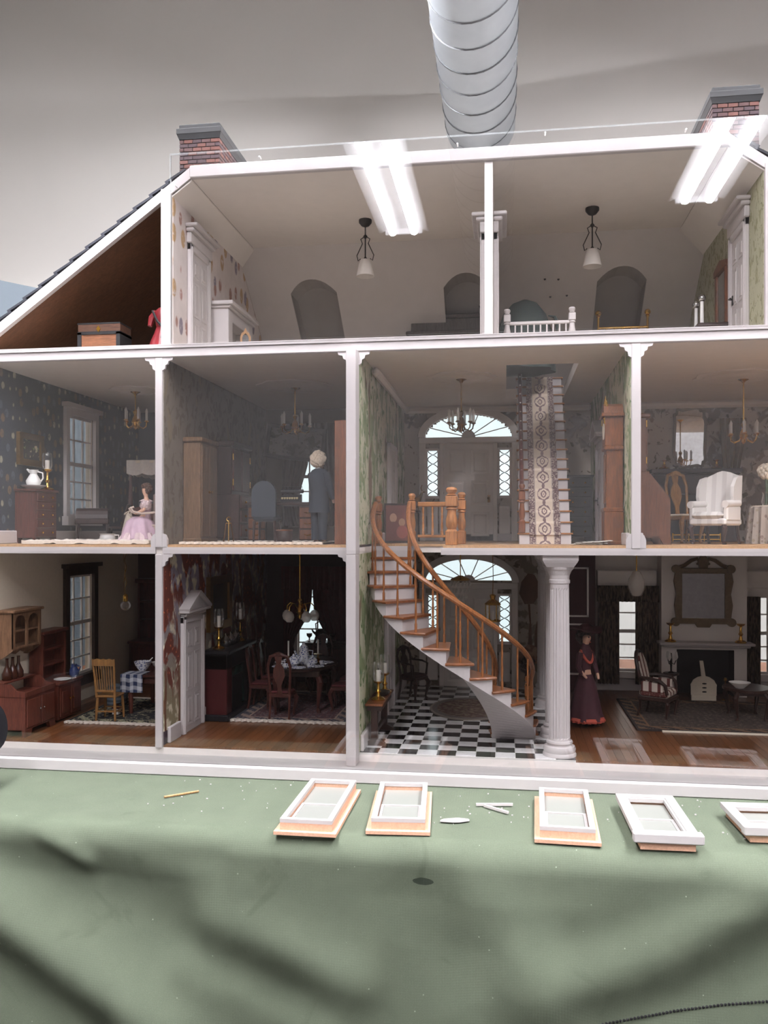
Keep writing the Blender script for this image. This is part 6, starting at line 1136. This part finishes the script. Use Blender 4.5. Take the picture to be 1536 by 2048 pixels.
P(t, 'lips', COR, B().ball((0,-.85,11.1),.12,6,1.6,.6,.6)); P(t, 'hair', flat('dark_hair', '#2A1C18', .6), curls((0,.25,11.75), .85, 60, .28, 6, lambda p: p[1] > -.25 or p[2] > .6), True)
P(t, 'bodice', MAR, B().lathe([(.8,6.2),(.75,7.4),(.98,8.8),(1.0,9.7),(.62,10.4),(.45,10.9)], 18, (0,0,0), 1, .8), True); P(t, 'skirt', MAR, ruffle([(.85,6.8),(1.3,5.6),(1.7,3.6),(2.1,1.6),(2.35,.9)], 48, 7, .12), True); P(t, 'hem_trim', COR, ruffle([(2.3,1.25),(2.5,.95),(2.45,.7)], 60, 20, .12), True); P(t, 'boa', COR, B().tube([(.5*math.cos(a)*1.6, -.1-.75*math.sin(a), 9.9-1.5*max(0,math.sin(a))) for a in [PI*i/12-.2 for i in range(15)]], .2, 7), True)
for s in (-1,1): P(t, 'sleeve', MAR, B().tube([(s*.85,.05,9.6),(s*1.5,-.2,7.9),(s*1.35,-.8,6.9)], [.5,.38,.28], 9), True); P(t, 'shoe', BLACK, B().ball((s*.5,-.5,.25),.35,8,.8,1.9,.6), True)
P(t, 'hat_brim', HATM, B().slabgrid(lambda u, v: ((.5+v*1.6)*math.cos(2*PI*u), (.5+v*1.6)*math.sin(2*PI*u)-.1, 12.55+.3*v*math.cos(4*PI*u)+.1*v), 32, 4, (0,0,.12)), True); P(t, 'hat_crown', HATM, B().lathe([(.85,12.4),(.8,13.2),(.4,13.5)], 14, (0,-.1,0)), True); P(t, 'hat_plume', BLACKM, B().tube([(.4,.3,12.6),(1.3,.6,13.0),(2.2,.6,12.6),(2.6,.6,12.2)], [.15,.35,.3,.1], 7), True)
CUR = Mat('olive_brocade', .9); m = CUR; CUR = m.out(m.mix(m.noise(2.5,m.vec(1,1,.3),4).ramp(.4,.6), H('#3A3024'), H('#5E5140')))
for i, (a, b_, w) in enumerate(((16.6,20.4,'panelled-wall'),(23.2,27.2,'mantel'))): TM('window_drape', 'olive brocade drape on the %s side of the first parlour window' % w, 'curtain', CUR, drape(B(), a, b_, 1.5, 17.5, 47.6, 6, .3), group='olive parlour drapes')
TM('window_drape', 'olive brocade drape right of the parlour chimney breast', 'curtain', CUR, drape(B(), 41.9, 44.6, 1.5, 17.5, 47.6, 5, .3), group='olive parlour drapes')
TM('pelmet', 'olive gathered valance over the first parlour window', 'valance', CUR, drape(B(), 16.4, 27.2, 16.4, 19.3, 46.8, 14, .35))
t = T('overmantel_mirror', 'ornate carved gilt mirror above the parlour mantel', 'mirror', (34.4, 45.7, 18.0)); GL2 = flat('dull_gilt', '#6A5842', .5, .35, .3, 2)
for s in (-1,1):
    P(t, 'frame_stile', GL2, B().prism([(s*3.6,-4.4),(s*4.6,-4.4),(s*4.9,-2),(s*4.6,0),(s*5.0,2.2),(s*4.7,4.2),(s*3.6,4.2)], 'y', -.6, 0)); P(t, 'ear_scroll', GL2, B().cyl((s*4.6,-.7,4.4),(s*4.6,0,4.4),.75,.75,14)); P(t, 'foot_scroll', GL2, B().cyl((s*4.7,-.8,-4.9),(s*4.7,0,-4.9),.75,.75,14)); P(t, 'swan_neck', GL2, B().tube([(s*4.4,-.3,4.6),(s*3.2,-.3,5.0),(s*2.0,-.3,5.9),(s*1.0,-.3,6.2),(s*.7,-.3,5.6),(s*1.1,-.3,5.2)], [.3,.35,.35,.3,.22,.2], 7), True)
P(t, 'frame_rail', GL2, B().bbox(-4.7, 4.7, -.6, 0, 3.6, 4.6, .15)); P(t, 'frame_rail', GL2, B().prism([(-4.8,-4.2),(4.8,-4.2),(4.8,-5.2),(1.4,-5.2),(1.0,-5.8),(-1.0,-5.8),(-1.4,-5.2),(-4.8,-5.2)], 'y', -.75, 0)); P(t, 'crest', GL2, B().prism([(-.7,4.6),(-.9,5.8),(-.4,6.8),(0,7.1),(.4,6.8),(.9,5.8),(.7,4.6)], 'y', -.6, 0)); P(t, 'mirror_glass', MIRROR, B().box(-3.65, 3.65, -.35, -.25, -4.3, 3.7))
candlestick('brass candlestick on the white parlour mantel, drapes end', (28.6, 44, 9.75), 3.3, 0, False, BRASS, 'candlesticks on the white mantel'); candlestick('brass candlestick on the white parlour mantel, far end', (40.3, 44, 9.75), 3.3, 0, False, BRASS, 'candlesticks on the white mantel')
t = T('fan_fire_screen', 'cream fan-shaped fire screen before the black parlour hearth', 'fire screen', (33.6, 41.5, 0)); fs_ = [(-2.1,1.0)]+[(-2.1*math.cos(PI*i/14)*(1+.05*(i%2)), 2.4+1.9*math.sin(PI*i/14)) for i in range(15)]+[(2.1,1.0)]
P(t, 'fan', CREAM, B().prism(fs_, 'y', -.12, .12)); P(t, 'handle', CREAM, B().prism([(-.35,4),(.35,4),(-.1,6.9),(-.7,6.9)], 'y', -.15, .15)); P(t, 'base', CREAM, B().box(-2, 2, -.3, .3, 0, 1.1))
for z in (1.6, 2.3, 3.0): P(t, 'bow_cutout', BLACKM, B().ball((.1,-.13,z),.22,6,1.8,.3,.6))
t = T('fire_iron', 'brass andiron standing at the parlour hearth', 'andiron', (37.4, 42.5, 0)); P(t, 'post', DBRASS, B().lathe([(.3,0),(.12,.5),(.12,3.2),(.32,3.5),(.2,3.9)], 8), True); P(t, 'foot', DBRASS, B().box(-.6,.6,-.15,.15,0,.25))
# striped armchair, facing right
m = Mat('striped_upholstery', .85); s1 = (m.x*4.6+m.noise(.5)*.2).sin(); c = m.mix(s1.gt(.45), H('#C0B2A6'), H('#5A2A26')); c = m.mix((((m.x*2.6-PI).sin()*-1).gt(-.2))*m.noise(3,None,3).ramp(.55,.6)*.5, c, H('#8A7A6E')); STR = m.out(c)
m = Mat('striped_arm_cloth', .85); STRY = m.out(m.mix((m.y*4.6).sin().gt(.45), H('#C0B2A6'), H('#5A2A26')))
t = T('striped_armchair', 'oval-backed armchair in cream and red stripes in the parlour', 'armchair', (23.6, 27.5, 0), 62)
P(t, 'seat', STR, B().bbox(-2.4, 2.4, -2.4, 2.2, 3.3, 4.6, .4)); P(t, 'seat_rail', DARKW, B().bbox(-2.5, 2.5, -2.5, 2.3, 2.8, 3.4, .12))
ov = [(1.75*math.cos(2*PI*i/24), 2.9*math.sin(2*PI*i/24)) for i in range(24)]
P(t, 'backrest', STR, B().prism([(x*.86, z*.88) for x, z in ov], 'y', -.45, .25).rot('X', -14).mv(0, 2.5, 7.3)); P(t, 'back_frame', DARKW, B().tube([(x, 0, z) for x, z in ov+ov[:1]], .3, 7).rot('X', -14).mv(0, 2.5, 7.3), True)
for s in (-1,1):
    P(t, 'arm', DARKW, B().tube([(s*1.6,2.3,6.2),(s*2.5,.8,6.3),(s*2.7,-1.2,6.1),(s*2.5,-2,5.4),(s*2.3,-2.2,4)], [.25,.28,.3,.28,.25], 7), True); P(t, 'arm_panel', STRY, B().bbox(s*2.1, s*2.45, -1.6, 1.8, 4.2, 5.8, .15)); P(t, 'leg', DARKW, B().tube([(x+s*2, y-2, z) for x,y,z in cab(3.0,(s,-1),.7)], [.35,.38,.25,.16,.28], 8), True); P(t, 'leg', DARKW, B().tube([(s*2,2,3),(s*2,2.1,1.5),(s*2.05,2.6,0)], [.28,.22,.18], 7), True)
t = T('candelabrum', 'dark candelabrum on a small stand behind the striped armchair', 'candelabrum', (27.6, 38, 0)); P(t, 'stand', DARKW, B().lathe([(1.3,0),(.3,.4),(.25,4.6),(1.3,5.0),(1.3,5.3)], 14), True); P(t, 'stem', IRON, B().lathe([(.6,5.3),(.15,5.6),(.2,7.4),(.1,8.6)], 8), True)
for k in range(3): a = 2*PI*k/3; P(t, 'arm', IRON, B().tube([(0,0,7),(.5*math.cos(a),.5*math.sin(a),6.7),(.8*math.cos(a),.8*math.sin(a),7.4)], .08, 5)); P(t, 'glass_drop', GLASSY, B().lathe([(.1,7.4),(.35,7.9),(.2,8.8)], 8, (.8*math.cos(a),.8*math.sin(a),0)), True)
t = T('tea_table', 'small dark table on curved legs in the parlour', 'table', (37, 28, 0)); P(t, 'table_top', DARKW, B().prism([(3.4*math.cos(2*PI*i/40)*(1+.05*math.cos(8*PI*i/40)), 3.8*math.sin(2*PI*i/40)*(1+.05*math.cos(8*PI*i/40))) for i in range(40)], 'z', 4.6, 5.0)); P(t, 'apron', DARKW, B().box(-2.2,2.2,-2.6,2.6,4,4.6))
for sx in (-1,1):
    for sy in (-1,1): P(t, 'leg', DARKW, B().tube([(x+sx*2, y+sy*2.6, z) for x,y,z in cab(4.4,(sx,sy),1)], [.36,.42,.28,.18,.34], 8), True)
vessel('glass_dish', 'scalloped glass dish on the parlour tea table', 'dish', (35.6, 26.6, 5.0), [(.6,0),(.9,.3),(1.6,.9),(1.5,.9),(.6,.15)], GLASSY)
rug('parlour_rug', 'large patterned parlour rug with tan border stripe', persian('parlour_rug_pattern', 36, 23, '#4A3E38','#332A28','#6E6052','#7E5E44'), (37, 29, .0), 36, 23, None, 0, False, .25)
TM('rug_band', 'pale edge strip along the front of the parlour rug', 'trim', CREAM, B().slabgrid(lambda u, v: (22.5+32*u, 17.0+.5*v, .02), 20, 1, (0,0,.2)))
t = T('glass_pendant', 'frosted glass pendant on a brass rod in the parlour', 'lamp', (19.6, 22, 26)); P(t, 'ceiling_cup', BRASS, B().lathe([(.7,0),(.6,-.4),(.15,-.6)], 10), True); P(t, 'rod', BRASS, B().cyl((0,0,-.5),(0,0,-3.0),.1)); P(t, 'shade', lamp_glass('milky_glass', '#CFC8C0', .4, .2), B().lathe([(.2,-2.9),(.6,-3.1),(1.2,-4.2),(1.3,-5.4),(.8,-6.6),(.5,-6.8)], 16), True)
# ---------------------------------------------------------------- things on the work table
DUSTY = lamp_glass('dusty_reflection_glass', '#A9ABA4', .45, .3)  # grey in the pane paints a dusty reflection that lightens the openings
WINW = flat('window_white_paint', '#B2ADAB', .5, 0, .04)
RAW = wood('raw_peach_wood', '#C69C82', 'y', .7, .12); GT = -2.5
def ring(b, x0, x1, y0, y1, t, z0, z1): return b.box(x0, x1, y0, y0+t, z0, z1).box(x0, x1, y1-t, y1, z0, z1).box(x0, x0+t, y0+t, y1-t, z0, z1).box(x1-t, x1, y0+t, y1-t, z0, z1)
def loose_window(label, loc, rz, w=5.5, l=13.6, cased=False, tip=0):
    """sash window lying on its back; local +y is its head, -y its sill"""
    t = T('window_unit', label, 'window', loc, rz, 'loose dollhouse windows'); t.rotation_euler = (R(tip), 0, R(rz))
    W, L = w/2, l/2
    if not cased:
        P(t, 'flange', RAW, ring(B(), -W-.55, W+.55, -L-.6, L+.2, .9, 0, .35)); P(t, 'box_side', RAW, ring(B(), -W, W, -L, L, .45, .3, 1.15)); P(t, 'face_frame', WINW, ring(B(), -W-.02, W+.02, -L-.02, L+.02, .55, 1.1, 1.5)); z = .75
    else:
        P(t, 'box_side', RAW, ring(B(), -W+.5, W-.5, -L+.3, L-.4, .4, 0, .9)); P(t, 'face_frame', WINW, ring(B(), -W, W, -L+.8, L, 1.0, .9, 1.45)); P(t, 'inner_step', WINW, ring(B(), -W+.9, W-.9, -L+1.6, L-.9, .3, .9, 1.3)); P(t, 'sill', WINW, B().bbox(-W-.2, W+.25, -L-.15, -L+1.0, .75, 1.75, .12)); z = .7
    i = .55 if not cased else 1.15; lo, hi = -L+(.55 if not cased else 1.9), L-(.55 if not cased else 1.0)
    P(t, 'upper_sash', WINW, ring(B(), -W+i, W-i, lo+(hi-lo)*.42, hi, .26, z-.5, z-.3)); P(t, 'lower_sash', WINW, ring(B(), -W+i, W-i, lo+(hi-lo)*.1, lo+(hi-lo)*.52, .3, z-.2, z+.05)); P(t, 'pane', DUSTY, B().box(-W+i, W-i, lo, hi, z-.1, z-.06))
    return t
loose_window('white sash window on raw wood flange, farthest left on the green cloth', (-20.5, -16.4, GT), 0, 5.5, 14.6)
loose_window('white sash window on raw wood flange, second from left on the cloth', (-11.5, -15.5, GT), 4, 5.6, 13.0)
loose_window('white sash window on raw wood flange below the fluted column', (6.5, -15.6, GT), -2, 5.5, 13.4)
loose_window('white cased window with sill, in front of the parlour', (15.8, -16.6, GT), 1, 6.3, 13.6, True)
loose_window('white cased window with sill, cut off at the edge of the picture', (28.6, -15.4, GT), 3, 9.5, 8.6, True)
for i, (x, y, a, l) in enumerate(((-1.2, -11.6, 8, 4.2), (-1.0, -13.2, -38, 3.4))): TM('wood_strip', ['longer white wood strip lying behind the shorter one','shorter white wood strip lying aslant between the windows'][i], 'strip', WHITE, B().box(-l/2, l/2, -.14, .14, 0, .25), (x, y, GT), a, 'offcut strips')
TM('wood_splinter', 'thin pale splinter lying on the cloth at far left', 'splinter', PINE, B().tube([(-1.6,-1.4,.15),(1.6,1.4,.12)], .13, 5), (-38.2, -13.0, GT))
rn = random.Random(4); b = B(); pts = [(1.5*math.cos(2*PI*i/14)*(1+.25*rn.random()), .55*math.sin(2*PI*i/14)*(1+.3*rn.random())) for i in range(14)]
TM('paint_flake', 'white paint flake lying in front of the strips', 'flake', WHITE, B().prism(pts, 'z', 0, .08), (-5.4, -17.4, GT+.02), 12)
crumbs = B()
for i in range(90):
    x = rn.uniform(-45, 30); y = rn.uniform(-19, -6); s = rn.uniform(.06, .18); crumbs.box(x, x+s, y, y+s*.8, GT, GT+.1)
o = obj('sawdust_crumbs', crumbs.mesh('sawdust_crumbs'), WHITE); o['kind'] = 'stuff'; o['label'] = 'white crumbs of paint and wood scattered on the cloth'; o['category'] = 'crumbs'
TM('dark_patch', 'small dark oval felt scrap on the hanging cloth', 'scrap', flat('dark_green_felt', '#2E3A30', .95), B().slabgrid(lambda u, v: ((u-.5)*2.4*math.sqrt(max(.05,1-(2*v-1)**2)), 0, (v-.5)*.9), 10, 8, (0,-.06,0)), (-4.8, -25.2, -9.2)) if False else None
t = T('table_clamp', 'black screw clamp gripping the table edge at the picture edge', 'clamp', (-63.1, -17, -2.9), 0); BP = flat('black_plastic', '#16171B', .3)
P(t, 'head', BP, B().lathe([(1.2,0),(2.9,.3),(3.3,1.0),(3.3,4.6),(2.9,5.2),(1.0,5.4)], 24).rot('Y', 80).mv(-3.2, 2, 7.4), True); P(t, 'arm', BP, B().tube([(-3,2,6),(-3.5,1,2.5),(-3.4,0,.6)], .7, 10), True); P(t, 'upper_jaw', BP, B().bbox(-6, -.6, -2.6, 1.2, .05, .75, .25)); P(t, 'lower_jaw', BP, B().bbox(-6, -1.8, -5.4, -4.2, -6.2, -5.2, .2)); P(t, 'bracket', BP, B().bbox(-5.6, -3.6, -5.2, -4.4, -5.4, .7, .15).bbox(-5.6, -3.6, -5.2, 0, .1, .7, .15))
# ---------------------------------------------------------------- lift the whole place onto the workshop floor at z = 0
for o in SC.objects:
    if o.parent is None and o.type not in ('CAMERA', 'LIGHT'): o.location.z += ZOFF
